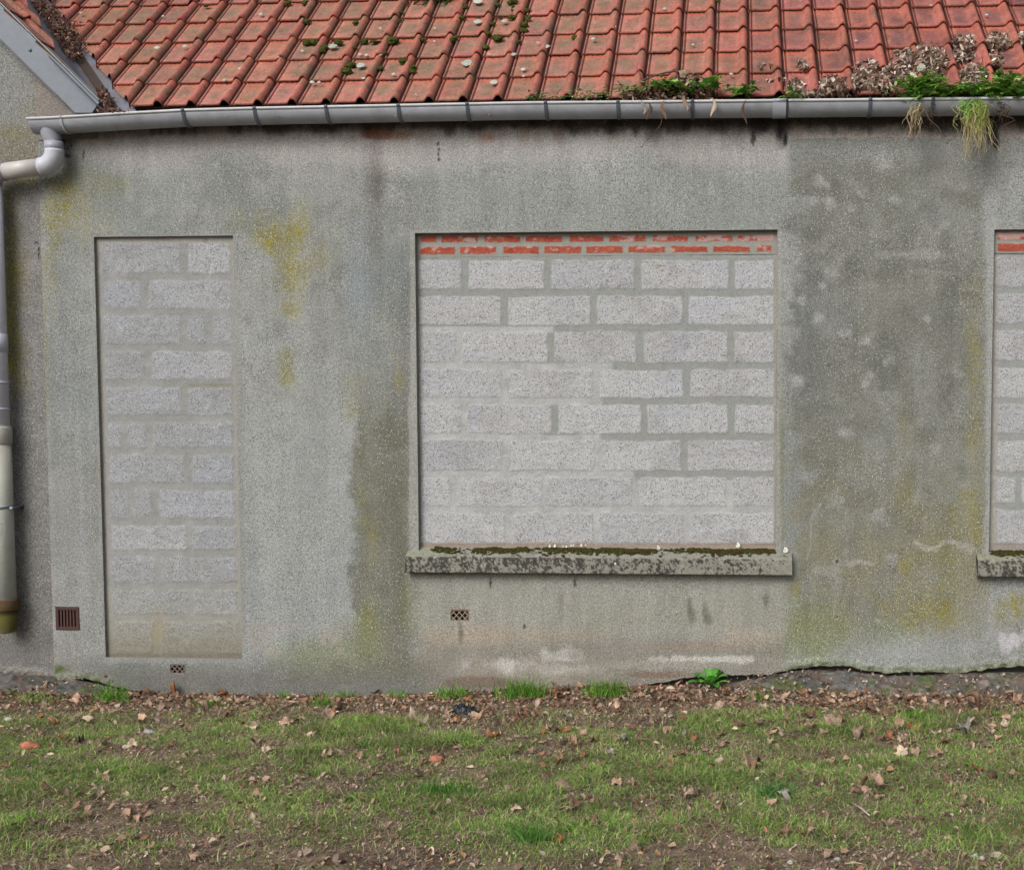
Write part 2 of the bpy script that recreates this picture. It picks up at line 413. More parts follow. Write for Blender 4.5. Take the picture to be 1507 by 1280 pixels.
def paint_wall(X, Z):
    px, py = project(X, 0 * X, Z)
    n1 = fbm(X * 2.2, Z * 2.2, 71, 4); n2 = fbm(X * 9, Z * 9, 72, 4); n3 = fbm(X * 30, Z * 30, 73, 3); n4 = fbm(X * 70, Z * 55, 70, 2) * .7 + .5 * n2; st = fbm(X * 14, Z * 1.8, 74, 4)
    c = np.broadcast_to(lin((131, 133, 127)), X.shape + (3,)).copy()
    gr = np.ones(X.shape)
    c = mixc(c, lin((112, 117, 112)), ss(-.1, .5, n1) * .8); c = mixc(c, lin((141, 144, 140)), ss(-.05, .5, fbm(X * 1.1 + 4, Z * 1.4, 69, 4)) * .6)
    c = mixc(c, lin((140, 141, 137)), ss(.1, .6, n2) * .6)
    c = mixc(c, lin((112, 113, 107)), ss(.15, .6, -n2) * .5)
    def put(col, mk, g=None):
        nonlocal c, gr
        c = mixc(c, lin(col), mk)
        if g is not None: gr = gr + (g - gr) * np.clip(mk, 0, 1)
    b = lambda *a, **k: blob(px, py, *a, **k)
    # pier left of the door
    put((122, 126, 124), b(110, 560, 55, 330, .3) * .5)
    put((137, 137, 134), b(105, 800, 40, 160, .3) * .6)
    # pier between door and window: lighter left, darker right of a ragged vertical line
    edge = 522 + 9 * fbm(Z * 6, Z * 0, 75, 3) + 9 * n3 + 12 * n2
    low = ss(560, 640, py + 30 * n2)
    put((139, 142, 139), (1 - ss(edge - 9, edge + 8, px)) * ss(355, 362, px) * low * (1 - ss(940, 975, py + 40 * n2)) * .75)
    dk = ss(edge - 9, edge + 9, px) * (1 - ss(596, 612, px)) * ss(520, 640, py + 30 * n2) * (1 - ss(960, 1000, py))
    put((104, 104, 91), dk * (.75 + .25 * ss(-.3, .3, n2)))
    put((104, 105, 100), b(590, 530, 18, 150, .5, soft=.8) * .5)
    put((118, 116, 104), b(555, 960, 80, 60, .4) * .5)
    put((119, 128, 131), b(530, 430, 30, 110, .4, soft=.8) * .55); put((122, 130, 134), b(560, 540, 24, 50, .5, soft=.8) * .5)
    put((113, 117, 115), b(575, 400, 26, 90, .4, soft=.8) * .5)
    # streak under the rusty mark
    put((84, 80, 74), b(556, 245, 19, 62, .45, soft=.9) * .85); put((98, 97, 93), b(553, 330, 20, 90, .5, soft=.9) * .5)
    # right pier: dark, mottled with pale round marks
    rp = ss(1150, 1192, px + 34 * n2 + 18 * n3) * (1 - ss(1442, 1456, px + 6 * n2)) * ss(205, 260, py) * (1 - ss(880, 960, py))
    put((108, 108, 99), rp * (.5 + .4 * ss(-.4, .3, n1 + n2)))
    put((90, 92, 86), rp * ss(-.05, .5, fbm(X * 9, Z * 8, 77, 4)) * .4); put((128, 128, 121), rp * ss(.05, .5, fbm(X * 15, Z * 13, 66, 4)) * .5)
    put((92, 95, 94), rp * b(1190, 500, 45, 130, .5, soft=.8) * .5); put((100, 102, 93), rp * b(1330, 290, 40, 60, .5, soft=.8) * .5)
    put((122, 120, 98), rp * ss(560, 860, py) * (.35 + .5 * ss(-.3, .4, n2)))
    for (a, bb, r) in ((1208, 268, 11), (1195, 295, 10), (1300, 240, 14), (1318, 292, 9), (1350, 300, 9), (1225, 302, 12), (1270, 285, 10), (1388, 330, 10), (1400, 270, 12), (1420, 275, 9),
                       (1205, 468, 9), (1225, 400, 14), (1243, 490, 9), (1275, 502, 9), (1282, 550, 7), (1305, 532, 9), (1275, 565, 8), (1420, 445, 9), (1402, 548, 10), (1415, 552, 7), (1242, 635, 9),
                       (1300, 670, 10), (1292, 760, 12), (1180, 440, 10), (1212, 420, 8), (1365, 470, 7), (1350, 730, 12), (1310, 820, 9), (1230, 735, 14), (1170, 560, 12), (1375, 660, 9), (1255, 305, 8),
                       (1190, 700, 16), (1332, 905, 4), (1298, 900, 5), (1292, 915, 5)):
        put((141, 142, 138), b(a, bb, r, r * .9, .95, sc=.11, soft=.9) * (.6 + .4 * _hash(np.array(a), np.array(bb), 3)) * (.5 + .5 * ss(-.4, .2, n3)), .8)
    put((138, 138, 132), b(1335, 375, 70, 8, .7, sc=.05, soft=.9) * .7, .6); put((134, 134, 128), b(1390, 402, 55, 7, .7, sc=.05, soft=.9) * .5, .6)
    put((136, 134, 124), b(1300, 430, 60, 30, .6) * .25)
    # area above the openings, between x 600 and 1150
    put((126, 130, 125), ss(590, 640, px) * (1 - ss(1130, 1165, px)) * ss(240, 290, py) * (1 - ss(360, 380, py)) * .6)
    # smooth pale band under the gutter, painted lighter to offset the gutter's shade
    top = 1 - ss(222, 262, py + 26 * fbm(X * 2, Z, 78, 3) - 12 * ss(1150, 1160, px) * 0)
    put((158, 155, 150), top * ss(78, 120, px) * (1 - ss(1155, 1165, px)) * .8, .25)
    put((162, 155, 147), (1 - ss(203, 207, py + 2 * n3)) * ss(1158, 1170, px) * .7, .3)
    put((128, 112, 102), top * ss(.0, .5, st) * (1 - ss(195, 225, py)) * .6)
    put((150, 150, 145), b(650, 205, 45, 28, .4) * .6, .2); put((153, 151, 146), b(1060, 215, 90, 28, .4) * .5, .2); put((146, 143, 136), b(330, 205, 100, 18, .5) * .5, .2)
    # rust
    put((121, 84, 62), b(551, 197, 26, 9, .4, soft=.7) * .9, .3); put((133, 96, 74), b(590, 200, 30, 8, .5, soft=.8) * .4); put((140, 104, 82), b(717, 203, 19, 8, .5, soft=.8) * .7, .4)
    # dark ragged band just below the gutter, then sooty patches and streaks
    gutter_dark = (1 - ss(182, 202, py + 16 * st + 5 * n3)) * ss(90, 115, px)
    put((50, 44, 40), gutter_dark * .85)
    for (a, bb, rx, ry, k) in ((905, 186, 14, 20, .7), (965, 190, 16, 24, .6), (1010, 184, 10, 16, .6), (1060, 188, 40, 12, .6), (1120, 184, 30, 16, .8), (1148, 192, 13, 26, 1), (1156, 205, 4, 16, 1),
                               (830, 186, 20, 14, .5), (780, 184, 20, 10, .5), (100, 205, 14, 26, .5), (1460, 190, 12, 26, 1), (1466, 208, 6, 16, 1)):
        put((38, 36, 37), b(a, bb, rx, ry, .5, sc=.08, soft=.8) * k)
    put((112, 80, 62), b(551, 197, 26, 9, .5, soft=.7) * .7, .3); put((128, 92, 72), b(590, 199, 30, 7, .6, soft=.8) * .45)
    # lime-yellow algae
    for (a, bb, rx, ry, k) in ((80, 300, 26, 48, 1.), (105, 290, 34, 40, .75), (150, 270, 50, 24, .4), (128, 340, 40, 50, .4), (75, 400, 14, 70, .45), (66, 540, 6, 160, .5),
                               (398, 345, 34, 26, .85), (425, 370, 32, 50, 1.), (442, 325, 22, 36, .7), (428, 425, 18, 52, .9), (422, 540, 14, 32, .85), (355, 320, 22, 26, .35), (470, 385, 22, 30, .5),
                               (395, 355, 8, 18, .9), (545, 530, 40, 60, .3), (588, 555, 10, 30, .45), (518, 600, 12, 40, .45), (534, 738, 7, 26, .7), (548, 800, 12, 40, .4), (540, 910, 12, 30, .5),
                               (1432, 500, 16, 100, .5), (1436, 620, 16, 90, .55), (1425, 760, 26, 60, .7), (1335, 740, 24, 30, .35), (1330, 620, 16, 60, .25), (1350, 905, 60, 34, .75), (1392, 890, 18, 34, .95),
                               (1370, 820, 40, 30, .5), (1330, 830, 8, 22, .6), (1490, 895, 34, 26, .95), (1450, 880, 8, 26, .5), (1390, 845, 22, 24, .4), (1172, 870, 8, 18, .6),
                               (1225, 935, 60, 30, .35)):
        m_ = b(a, bb, rx, ry, .75, sc=.06, soft=.9) * k
        put((124, 117, 54), m_ * (.4 + .6 * ss(-.25, .35, n4)) * .85)
    # green at the foot
    for (a, bb, rx, ry, k) in ((480, 970, 80, 36, .6), (540, 930, 26, 50, .6), (600, 985, 50, 20, .4), (1200, 930, 60, 60, .7), (1150, 950, 30, 34, .6), (1080, 900, 120, 30, .35), (900, 905, 90, 24, .3),
                               (860, 930, 60, 18, .35), (610, 890, 26, 60, .4), (660, 960, 30, 20, .2), (1300, 930, 60, 24, .3)):
        put((112, 117, 82), b(a, bb, rx, ry, .5, soft=.8) * k)
    # smooth zone below the big sill
    uz = ss(604, 626, px + 8 * n2) * (1 - ss(1150, 1168, px + 8 * n2)) * ss(842, 850, py)
    put((140, 139, 128), uz * (1 - ss(930, 960, py)) * .75, .3)
    put((126, 121, 110), uz * ss(925, 960, py) * .8, .2)
    put((150, 139, 123), uz * b(705, 935, 85, 20, .4, soft=.8) * .85); put((146, 134, 118), uz * b(820, 935, 80, 12, .5, soft=.9) * .6)
    put((148, 139, 126), b(1100, 935, 46, 18, .4, soft=.8) * .75, .2); put((136, 116, 100), uz * b(1030, 950, 90, 7, .5, soft=.9) * .5)
    put((144, 133, 120), uz * b(760, 985, 130, 26, .5) * .4)
    put((170, 167, 160), b(738, 977, 44, 11, 1.1, sc=.06, soft=.9) * (.5 + .5 * ss(-.3, .3, n2)), .3); put((166, 163, 156), b(830, 966, 38, 12, 1.0, sc=.06, soft=.7) * (.4 + .5 * ss(-.3, .3, n2)), .3)
    put((164, 160, 152), b(830, 985, 50, 10, .7, sc=.07, soft=.7) * .5)
    put((176, 174, 166), b(1050, 970 , 88, 6, .8, sc=.06, soft=.6) * .85, .8); put((150, 144, 134), b(980, 978, 110, 8, .7, sc=.06) * .5)
    put((168, 166, 166), b(1488, 940, 24, 16, .9, sc=.12, soft=.5) * .9, .3)
    put((96, 78, 64), b(700, 1004, 60, 8, .6) * .6); put((110, 88, 70), b(960, 993, 60, 6, .6) * .6)
    # dark drips
    for (a, bb, rx, ry) in ((1015, 890, 5, 14), (1018, 905, 8, 14), (1037, 900, 5, 14), (1042, 912, 7, 12), (1127, 884, 5, 13), (678, 930, 5, 22)):
        put((84, 84, 74), b(a, bb, rx, ry, .4, sc=.1, soft=.7) * .65, .2)
    put((104, 98, 88), b(826, 890, 4, 30, .4) * .4)
    # damp dark foot
    ft = ss(955, 1002, py + 12 * n2)
    put((92, 90, 83), ft * ((1 - ss(600, 680, px)) + ss(1180, 1240, px) * (1 - ss(1475, 1490, px)) * .6) * .7, .15)
    put((128, 126, 120), b(60, 975, 90, 40, .4) * .4, .4)
    put((150, 142, 132), ss(905, 930, py) * (1 - ss(955, 975, py)) * ss(358, 370, px) * (1 - ss(525, 540, px)) * ss(-.1, .4, n2) * .45, .5)
    # mortar bands round the openings
    def band(x0, y0, x1, y1, wd, col, k=.8):
        dd = np.maximum(np.maximum(x0 - px, px - x1), np.maximum(y0 - py, py - y1)) + 1.5 * n3
        return (1 - ss(wd - 2, wd + 1, dd)) * k
    put((131, 132, 127), band(137 + (py - 349) * .035, 352, 343 + (py - 349) * .022, 969, 7, 0), .1)
    put((140, 140, 133), band(611, 346, 1143, 806, 9 + 3 * fbm(Z * 5, X * 0, 79, 2), 0), .15)
    put((104, 108, 84), b(1151, 690, 4, 120, .5, soft=.8) * .7)
    put((138, 139, 134), band(1460, 342, 2000, 806, 9, 0), .2)
    put((118, 118, 108), b(140, 770, 7, 150, .3) * .4)
    # plaster scars
    def scar(pts, wd, col, k=.85):
        dmin = np.full(px.shape, 1e9)
        for (a, bq), (cq, dq) in zip(pts[:-1], pts[1:]):
            vx, vy = cq - a, dq - bq; t = np.clip(((px - a) * vx + (py - bq) * vy) / (vx * vx + vy * vy), 0, 1)
            dmin = np.minimum(dmin, np.hypot(px - a - t * vx, py - bq - t * vy))
        put(col, (1 - ss(wd * .2, wd, dmin + 1.6 * n2 * wd + .8 * n3 * wd)) * k * (.35 + .65 * ss(-.35, .25, n2 + .5 * n3)), .5)
    scar([(1348, 798), (1362, 808), (1378, 806), (1390, 796), (1400, 797), (1430, 808), (1446, 806), (1458, 796)], 6, (156, 154, 148))
    scar([(1250, 830), (1262, 826), (1285, 829)], 6, (152, 150, 144)); scar([(1205, 838), (1222, 842), (1232, 840)], 8, (152, 150, 144))
    scar([(1232, 850), (1232, 900)], 7, (146, 143, 136), .5)
    scar([(1226, 702), (1212, 735), (1194, 765), (1193, 800), (1187, 825)], 2.2, (152, 152, 146), .7)
    scar([(1300, 740), (1300, 775), (1306, 772)], 3, (150, 150, 144), .6)
    scar([(1445, 830), (1448, 900)], 7, (140, 138, 132), .6)
    scar([(1143, 850), (1146, 930)], 5, (150, 148, 138), .4)
    scar([(556, 205), (557, 300)], 9, (88, 82, 76), .5)
    scar([(422, 590), (422, 640)], 1.5, (150, 150, 146), .5)
    scar([(1170, 205), (1300, 203), (1420, 207)], 1.3, (70, 66, 62), .6)
    # holes and small cracks, the dark of their recesses painted in
    for (a, bb, rx, ry) in ((645, 212, 1.6, 3), (646, 220, 1.4, 3), (645.5, 228, 1.4, 3), (646, 235, 2, 2.6), (1109, 204, 4, 9), (1232, 826, 3, 3), (98, 229, 5, 3), (92, 212, 4, 5), (52, 357, 3, 3), (123, 229, 1.2, 9),
                           (99, 219, 2, 2), (105, 214, 2, 2), (50, 222, 1, 9), (846, 857, 1.6, 7), (722, 857, 1.2, 7), (772, 922, 1.5, 3), (1232, 907, 1, 1)):
        put((40, 37, 34), b(a, bb, rx + .5, ry + .8, .8, sc=.35, soft=.5) * .8, 0)
    put((150, 148, 142), blob(px, py, 1232, 826, 7, 6, .2) * (1 - blob(px, py, 1232, 826, 4, 4, .2)) * .8, .2)
    # mossy crust at the broken bottom edge
    hb = Z - base_z(X)
    crust = (1 - ss(.012, .05, hb + .012 * n3)) * np.clip((1 - ss(150, 190, px)) + ss(1135, 1170, px), 0, 1)
    put((118, 122, 102), crust * .9, .3); put((70, 80, 44), crust * ss(-.15, .4, n3) * .5)
    put((72, 82, 38), b(60, 985, 36, 8, .6, sc=.08) * .9, .1); put((150, 142, 136), b(32, 972, 14, 5, .4) * .8, .1)
    gr = gr * (.5 + .9 * ss(-.35, .35, fbm(X * 3.2, Z * 3.2, 64, 3)))
    sk = fbm(X * 26, Z * 1.6, 76, 4) * .6 + fbm(X * 9, Z * .9, 77, 3) * .6
    c = c * (1 + .17 * sk * (1 - .5 * ss(940, 980, py)))[..., None] * np.array([.985, 1.0, 1.045])
    nbm = None
    return c, gr, nbm

def wall_sheet(name, xs, zs, y0, holes, root, paint, zbot=None, ztop=None, mat=None):
    X, Z = np.meshgrid(xs, zs)
    Zo = Z.copy()
    if zbot is not None: Z = np.maximum(Z, zbot(X))
    if ztop is not None: Z = np.minimum(Z, ztop(X))
    n3 = fbm(X * 30, Z * 30, 73, 3)
    Yy = y0 + .0025 * fbm(X * 3, Z * 3, 81, 3) + .0012 * n3
    if zbot is not None:
        hb = Z - zbot(X); px, py = project(X, 0 * X, Z)
        cm = np.clip((1 - ss(150, 190, px)) + ss(1135, 1170, px), 0, 1)
        Yy = Yy - cm * (1 - ss(.015, .06, hb)) * (.012 + .014 * fbm(X * 25, Z * 40, 82, 3))
    for h in holes:                                # the arrises stay straight
        dx = np.minimum(np.abs(X - h[0]), np.abs(X - h[1])); dz = np.minimum(np.abs(Z - h[2]), np.abs(Z - h[3]))
        on = ((dx < .004) & (Z > h[2] - .01) & (Z < h[3] + .01)) | ((dz < .004) & (X > h[0] - .01) & (X < h[1] + .01))
        Yy = np.where(on, y0, Yy)
    c, gr, _ = paint(X, Z)
    m, n = X.shape; idx = np.arange(m * n).reshape(m, n)
    xc = (xs[:-1] + xs[1:]) / 2; zc = (zs[:-1] + zs[1:]) / 2; XC, ZC = np.meshgrid(xc, zc)
    ok = np.ones(XC.shape, bool)
    for h in holes: ok &= ~((XC > h[0]) & (XC < h[1]) & (ZC > h[2]) & (ZC < h[3]))
    ok &= (Z[1:, :-1] - Z[:-1, :-1] > 1e-5) | (Z[1:, 1:] - Z[:-1, 1:] > 1e-5)
    q = np.stack([idx[:-1, :-1], idx[:-1, 1:], idx[1:, 1:], idx[1:, :-1]], -1)[ok]
    V = [np.stack([X, Yy, Z], -1).reshape(-1, 3)]; Cc = [c.reshape(-1, 3)]; Gg = [gr.ravel()]; Fs = [q]; nV = m * n
    def strip(A, B, col, g=.1):                    # quads between two polylines
        nonlocal nV
        A, B = np.asarray(A, float), np.asarray(B, float); k = len(A)
        V.append(np.concatenate([A, B])); Cc.append(np.broadcast_to(col, (2 * k, 3))); Gg.append(np.full(2 * k, g))
        i = np.arange(k - 1); Fs.append(np.stack([i, i + 1, i + 1 + k, i + k], -1) + nV); nV += 2 * k
    for h in holes:
        x0, x1, z0, z1, d = h; d = y0 + d + .01
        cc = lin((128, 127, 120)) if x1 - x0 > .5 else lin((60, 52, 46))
        strip([(x0, y0, z0), (x0, y0, z1)], [(x0, d, z0), (x0, d, z1)], cc)
        strip([(x1, y0, z1), (x1, y0, z0)], [(x1, d, z1), (x1, d, z0)], cc)
        strip([(x0, y0, z1), (x1, y0, z1)], [(x0, d, z1), (x1, d, z1)], cc)
        strip([(x1, y0, z0), (x0, y0, z0)], [(x1, d, z0), (x0, d, z0)], cc)
    if zbot is not None:
        i0 = 0; A = np.stack([X[0], Yy[0], Z[0]], -1); B = A + np.array([0, .07, .008])
        strip(A[::-1], B[::-1], lin((104, 100, 90)), .3)
    o = mesh_np(name, np.concatenate(V), [np.concatenate(Fs)], mat or M['render'], np.concatenate(Cc), {'grain': np.concatenate(Gg)}, True, root)
    return o
def lines(a, b, fa, fb, f, cst, extra):
    L = axis(a, b, fa, fb, f, cst); L = L[(L >= a) & (L <= b)]
    L = np.concatenate([L, [a, b]])
    for e in extra: L = L[np.abs(L - e) > f * .45]
    return np.unique(np.concatenate([L, extra, [a, b]]))
XN = -4.122                                        # the joint between the two buildings
ex = [v for h in HOLES for v in h[:2]]; ez = [v for h in HOLES for v in h[2:4]]
xs = lines(XN, 4.6, XN, 1.95, .006, .05, ex); zs = lines(-.16, 3.37, -.16, 3.37, .006, .05, ez)
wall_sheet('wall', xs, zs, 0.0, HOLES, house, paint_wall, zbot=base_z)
mb = MB(); mb.box((XN + .02, .075, -.6), (4.6, .3, 3.36), lin((70, 66, 60))); mb.build('wall_core', M['plain'], house, False)

def paint_nb(X, Z):
    px, py = project(X, 0 * X, Z)
    n1 = fbm(X * 3, Z * 3, 91, 4); n2 = fbm(X * 11, Z * 9, 92, 4); n3 = fbm(X * 30, Z * 30, 93, 3)
    c = np.broadcast_to(lin((116, 115, 112)), X.shape + (3,)).copy(); gr = np.ones(X.shape)
    c = mixc(c, lin((100, 99, 96)), ss(-.1, .5, n1) * .6); c = mixc(c, lin((128, 127, 124)), ss(.1, .6, n2) * .5)
    up = 1 - ss(170, 200, py)
    c = mixc(c, lin((126, 127, 124)), up * .8); c = mixc(c, lin((112, 108, 92)), ss(150, 215, py + 15 * n2) * (1 - ss(245, 262, py)) * .7)
    c = mixc(c, lin((70, 66, 62)), (1 - ss(.05, .13, np.hypot(px - 8, (py - 415) * .12) / 200)) * .5)
    for (a, bb, rx, ry, k) in ((14, 450, 12, 130, .9), (30, 405, 12, 60, .4), (12, 300, 20, 40, .4), (24, 540, 14, 60, .5), (45, 262, 40, 12, .5), (60, 160, 30, 30, .25), (10, 195, 30, 12, .3)):
        c = mixc(c, lin((118, 112, 48)), blob(px, py, a, bb, rx, ry, .7, sc=.07, soft=.9) * k * .75)
    c = mixc(c, lin((104, 102, 98)), ss(700, 950, py) * .5); gr = gr - .5 * ss(930, 960, py)
    jn = 1 - ss(0, .022, XN - X)                    # pale fillet beside the joint
    c = mixc(c, lin((124, 116, 110)), jn * .8); gr = gr * (1 - .6 * jn)
    c = mixc(c, lin((124, 120, 112)), (1 - ss(.012, .05, Z - base_z(X) + .012 * n3)) * .8)
    c = c * np.array([1.0, 1.015, 1.04]); c = mixc(c, lin((24, 22, 21)), np.maximum(blob(px, py, 51, 357, 3.4, 2.6, .4, sc=.3), blob(px, py, 55, 372, 1.6, 12, .3, sc=.3)) * .9)
    return c, gr, None
VS, VX, VZ = .98, -3.698, 3.392                    # slope and lower end of the bargeboard's top edge
def verge(x): return VZ + VS * (VX - x)
xs = lines(-8.5, -3.75, -5.3, -3.75, .006, .05, [XN]); xs1 = xs[xs <= XN + 1e-6]
zs = lines(-.16, 8.2, -.16, 4.2, .006, .05, [])
wall_sheet('wall', xs1, zs, .012, [], nb, paint_nb, zbot=base_z, ztop=lambda x: verge(x) - .02)
# the toe of the gable above the gutter
xs2 = xs[xs >= XN - 1e-6]; zs2 = lines(3.2, 3.85, 3.2, 3.85, .006, .05, [])
wall_sheet('gable_toe', xs2, zs2, -.006, [], nb, paint_nb, ztop=lambda x: verge(x) - .03)

# ------------------------------------------------------------------ blocked openings
def infill(name, x0, x1, z0, z1, y, rows, joints, edges, paint_extra, root=house, step=.005, bricks=None, blockcol=(163, 162, 160), margin=6, seed=0, dark=None, mcol=(160, 160, 156), soft=(4.2, 6.8)):
    xs = np.linspace(x0, x1, max(3, int((x1 - x0) / step))); zs = np.linspace(z0, z1, max(3, int((z1 - z0) / step)))
    X, Z = np.meshgrid(xs, zs); px, py = project(X, 0 * X + y, Z)
    n1 = fbm(X * 3, Z * 3, 101 + seed, 3); n2 = fbm(X * 12, Z * 16, 102 + seed, 4); n3 = fbm(X * 45, Z * 45, 103 + seed, 3)
    mask = np.zeros(X.shape); tone = np.zeros(X.shape)
    L, R = edges
    wob = 1.5 * fbm(X * 4, Z * 2, 104 + seed, 3)
    for i in range(len(rows) - 1):
        js = [L(py) - 4] + list(joints[i]) + [R(py) + 4]
        for k in range(len(js) - 1):
            a, b = js[k], js[k + 1]
            d = np.minimum(np.minimum(px + wob - a, b - px - wob), np.minimum(py + wob - rows[i], rows[i + 1] - py - wob)) + 2.2 * n2 + 1.0 * n3
            mk = ss(soft[0], soft[1], d)
            mask = np.maximum(mask, mk)
            tone = np.where(mk > .2, RNG.uniform(-1, 1), tone)
    c = np.broadcast_to(lin(blockcol), X.shape + (3,)).copy()
    c = mixc(c, lin((174, 174, 172)), ss(0, 1, tone) * .45); c = mixc(c, lin((150, 150, 150)), ss(0, 1, -tone) * .4)
    c = mixc(c, lin((160, 162, 172)), ss(.1, .6, n1) * .35)
    c = mixc(c, lin((176, 174, 170)), ss(.35, .6, n2) * .35)
    mort = np.broadcast_to(lin(mcol), X.shape + (3,)).copy()
    mort = mixc(mort, lin(mcol) * 1.2, ss(0, .5, n2) * .6); mort = mixc(mort, lin(mcol) * .85, ss(.1, .5, -n2 + .4 * fbm(X * 40, Z * 150, 99, 2)) * .6)
    if dark is not None: mort = mixc(mort, lin((134, 136, 130)), dark(px, py, n2))
    c = mixc(c, lin((132, 130, 126)), ss(.05, .5, fbm(X * 5 + 3, Z * 7, 98 + seed, 4)) * .3)
    c = (c + (mort - c) * (1 - mask)[..., None]) * np.array([.93, .96, 1.01]) * (.93 if seed == 2 else 1)
    g = mask * .95
    Y = y - .0025 * mask - .0018 * n2 - .0015 * n3 * mask
    c, g, Y = paint_extra(px, py, X, Z, c, g, Y, n1, n2, n3)
    m, n = X.shape; idx = np.arange(m * n).reshape(m, n)
    q = np.stack([idx[:-1, :-1], idx[:-1, 1:], idx[1:, 1:], idx[1:, :-1]], -1).reshape(-1, 4)
    return mesh_np(name, np.stack([X, Y, Z], -1).reshape(-1, 3), [q], M['block'], c.reshape(-1, 3), {'grain': g.ravel()}, True, root)

def win_dark(px, py, n2):
    k = np.zeros(px.shape)
    def seg(x0, x1, y0, y1):
        nonlocal k
        k = np.maximum(k, ss(x0 - 3, x0 + 3, px + 5 * n2) * (1 - ss(x1 - 3, x1 + 3, px + 5 * n2)) * ss(y0 - 2, y0 + 1, py) * (1 - ss(y1 - 1, y1 + 2, py)))
    seg(600, 1150, 372, 440); seg(600, 890, 440, 480); seg(815, 1150, 476, 494); seg(925, 1150, 494, 534); seg(900, 1150, 532, 548)
    seg(795, 825, 490, 534); seg(1000, 1022, 548, 590); seg(885, 1150, 582, 598); seg(930, 1150, 598, 640); seg(886, 1150, 636, 652); seg(996, 1020, 650, 692); seg(932, 1150, 690, 706); seg(800, 850, 596, 640)
    seg(990, 1020, 440, 480)
    return k * .9
def win_extra(px, py, X, Z, c, g, Y, n1, n2, n3):
    # mortar margins, damp foot
    m = (1 - ss(613, 616, px + 2 * n2 - (py - 342) * .012)) + ss(1137, 1140, px + 2 * n2)
    c = mixc(c, lin((142, 139, 131)), m * .9); g = g * (1 - np.clip(m, 0, 1))
    f = ss(796, 801, py + 3 * n2); c = mixc(c, lin((140, 124, 110)), f * .8); g = g * (1 - f)
    c = mixc(c, lin((150, 146, 136)), blob(px, py, 966, 392, 7, 5, .5, sc=.2) * .9)
    c = mixc(c, lin((120, 120, 118)), blob(px, py, 767, 787, 3.5, 4, .4) * .7)
    c = mixc(c, lin((140, 138, 138)), blob(px, py, 1060, 790, 60, 8, .5) * .4)
    t = 1 - ss(374, 378, py + 1.5 * n2); Y = Y + .003 * t; c = mixc(c, lin((134, 134, 128)), t); g = g * (1 - t)
    return c, g, Y
WROWS = [378, 431, 483.5, 539, 590, 643, 697.5, 750, 806]
WJ = [[684.5, 805.7, 939.7, 1076.3], [742, 874, 1009.8], [676.7, 810.5, 941.8, 1076], [743.6, 877, 1011], [684, 816, 947.5, 1077], [744.7, 879.3, 1007.7], [668, 803, 936.5, 1074], [747.9, 877.8, 1011]]
yw = WIN[4]
infill('block_infill', WIN[0] - .005, WIN[1] + .005, .76, WIN[3] + .005, yw, WROWS, WJ, (lambda p: 612 + (p - 342) * .012, lambda p: 1141 + 0 * p), win_extra, dark=win_dark, seed=1)
def door_extra(px, py, X, Z, c, g, Y, n1, n2, n3):
    l = 138 + (py - 349) * .035; r = 343 + (py - 349) * .021
    m = (1 - ss(8, 11, px - l + 2.5 * n2)) + (1 - ss(3, 6, r - px + 2.5 * n2)) + (1 - ss(357, 360, py + 2 * n2))
    c = mixc(c, lin((142, 141, 136)), m * .85); g = g * (1 - .9 * np.clip(m, 0, 1))
    c = mixc(c, lin((140, 140, 128)), ss(800, 960, py + 20 * n1) * .55)
    s = ss(905, 955, py + 16 * n2); c = mixc(c, lin((122, 119, 105)), s * .75); g = g * (1 - .45 * s)
    c = mixc(c, lin((142, 134, 108)), blob(px, py, 232, 925, 14, 30, .6, sc=.08) * .5)
    f = ss(960, 963, py + n2); c = mixc(c, lin((108, 104, 96)), f * .8)
    c = mixc(c, lin((122, 122, 108)), blob(px, py, 310, 567, 42, 4, .3, sc=.1) * .8)
    c = mixc(c, lin((120, 112, 106)), blob(px, py, 302, 354, 5, 4, .3) * .7)
    return c, g, Y
DROWS = [353, 408, 460, 512, 564, 616, 664, 716, 768, 814, 862, 909, 966]
DJ = [[271], [213.8], [271, 308], [217.8], [271], [183, 220.5], [276], [194, 229.8], [279], [233.7], [281.5], [231]]
infill('block_infill', DOOR[0] - .005, DOOR[1] + .005, DOOR[2] - .005, DOOR[3] + .005, DOOR[4], DROWS, DJ, (lambda p: 148 + (p - 349) * .033, lambda p: 340 + (p - 349) * .021), door_extra, blockcol=(150, 151, 150), seed=2, mcol=(146, 145, 140), soft=(3.4, 8.2),
       dark=lambda px, py, n2: .18 + 0 * px)
def w2_extra(px, py, X, Z, c, g, Y, n1, n2, n3):
    m = (1 - ss(1466, 1469, px + 2 * n2)); c = mixc(c, lin((148, 146, 140)), m * .9); g = g * (1 - m)
    f = ss(796, 801, py + 3 * n2); c = mixc(c, lin((140, 132, 124)), f * .8); g = g * (1 - f)
    t = 1 - ss(370, 374, py + 1.5 * n2); c = mixc(c, lin((134, 134, 128)), t); g = g * (1 - t)
    return c, g, Y
W2J = [[1590, 1720, 1850], [1530, 1660, 1790], [1590, 1720, 1850], [1540, 1670, 1800], [1600, 1720, 1850], [1530, 1660, 1790], [1499, 1630, 1760, 1890], [1560, 1690, 1820]]
infill('block_infill', WIN2[0] - .005, WIN2[1] + .005, .76, WIN2[3] + .005, WIN2[4], [374, 428, 482, 537, 590, 643, 698, 745, 806], W2J, (lambda p: 1462 + 0 * p, lambda p: 2100 + 0 * p), w2_extra, seed=3,
       dark=lambda px, py, n2: .8 + 0 * px)

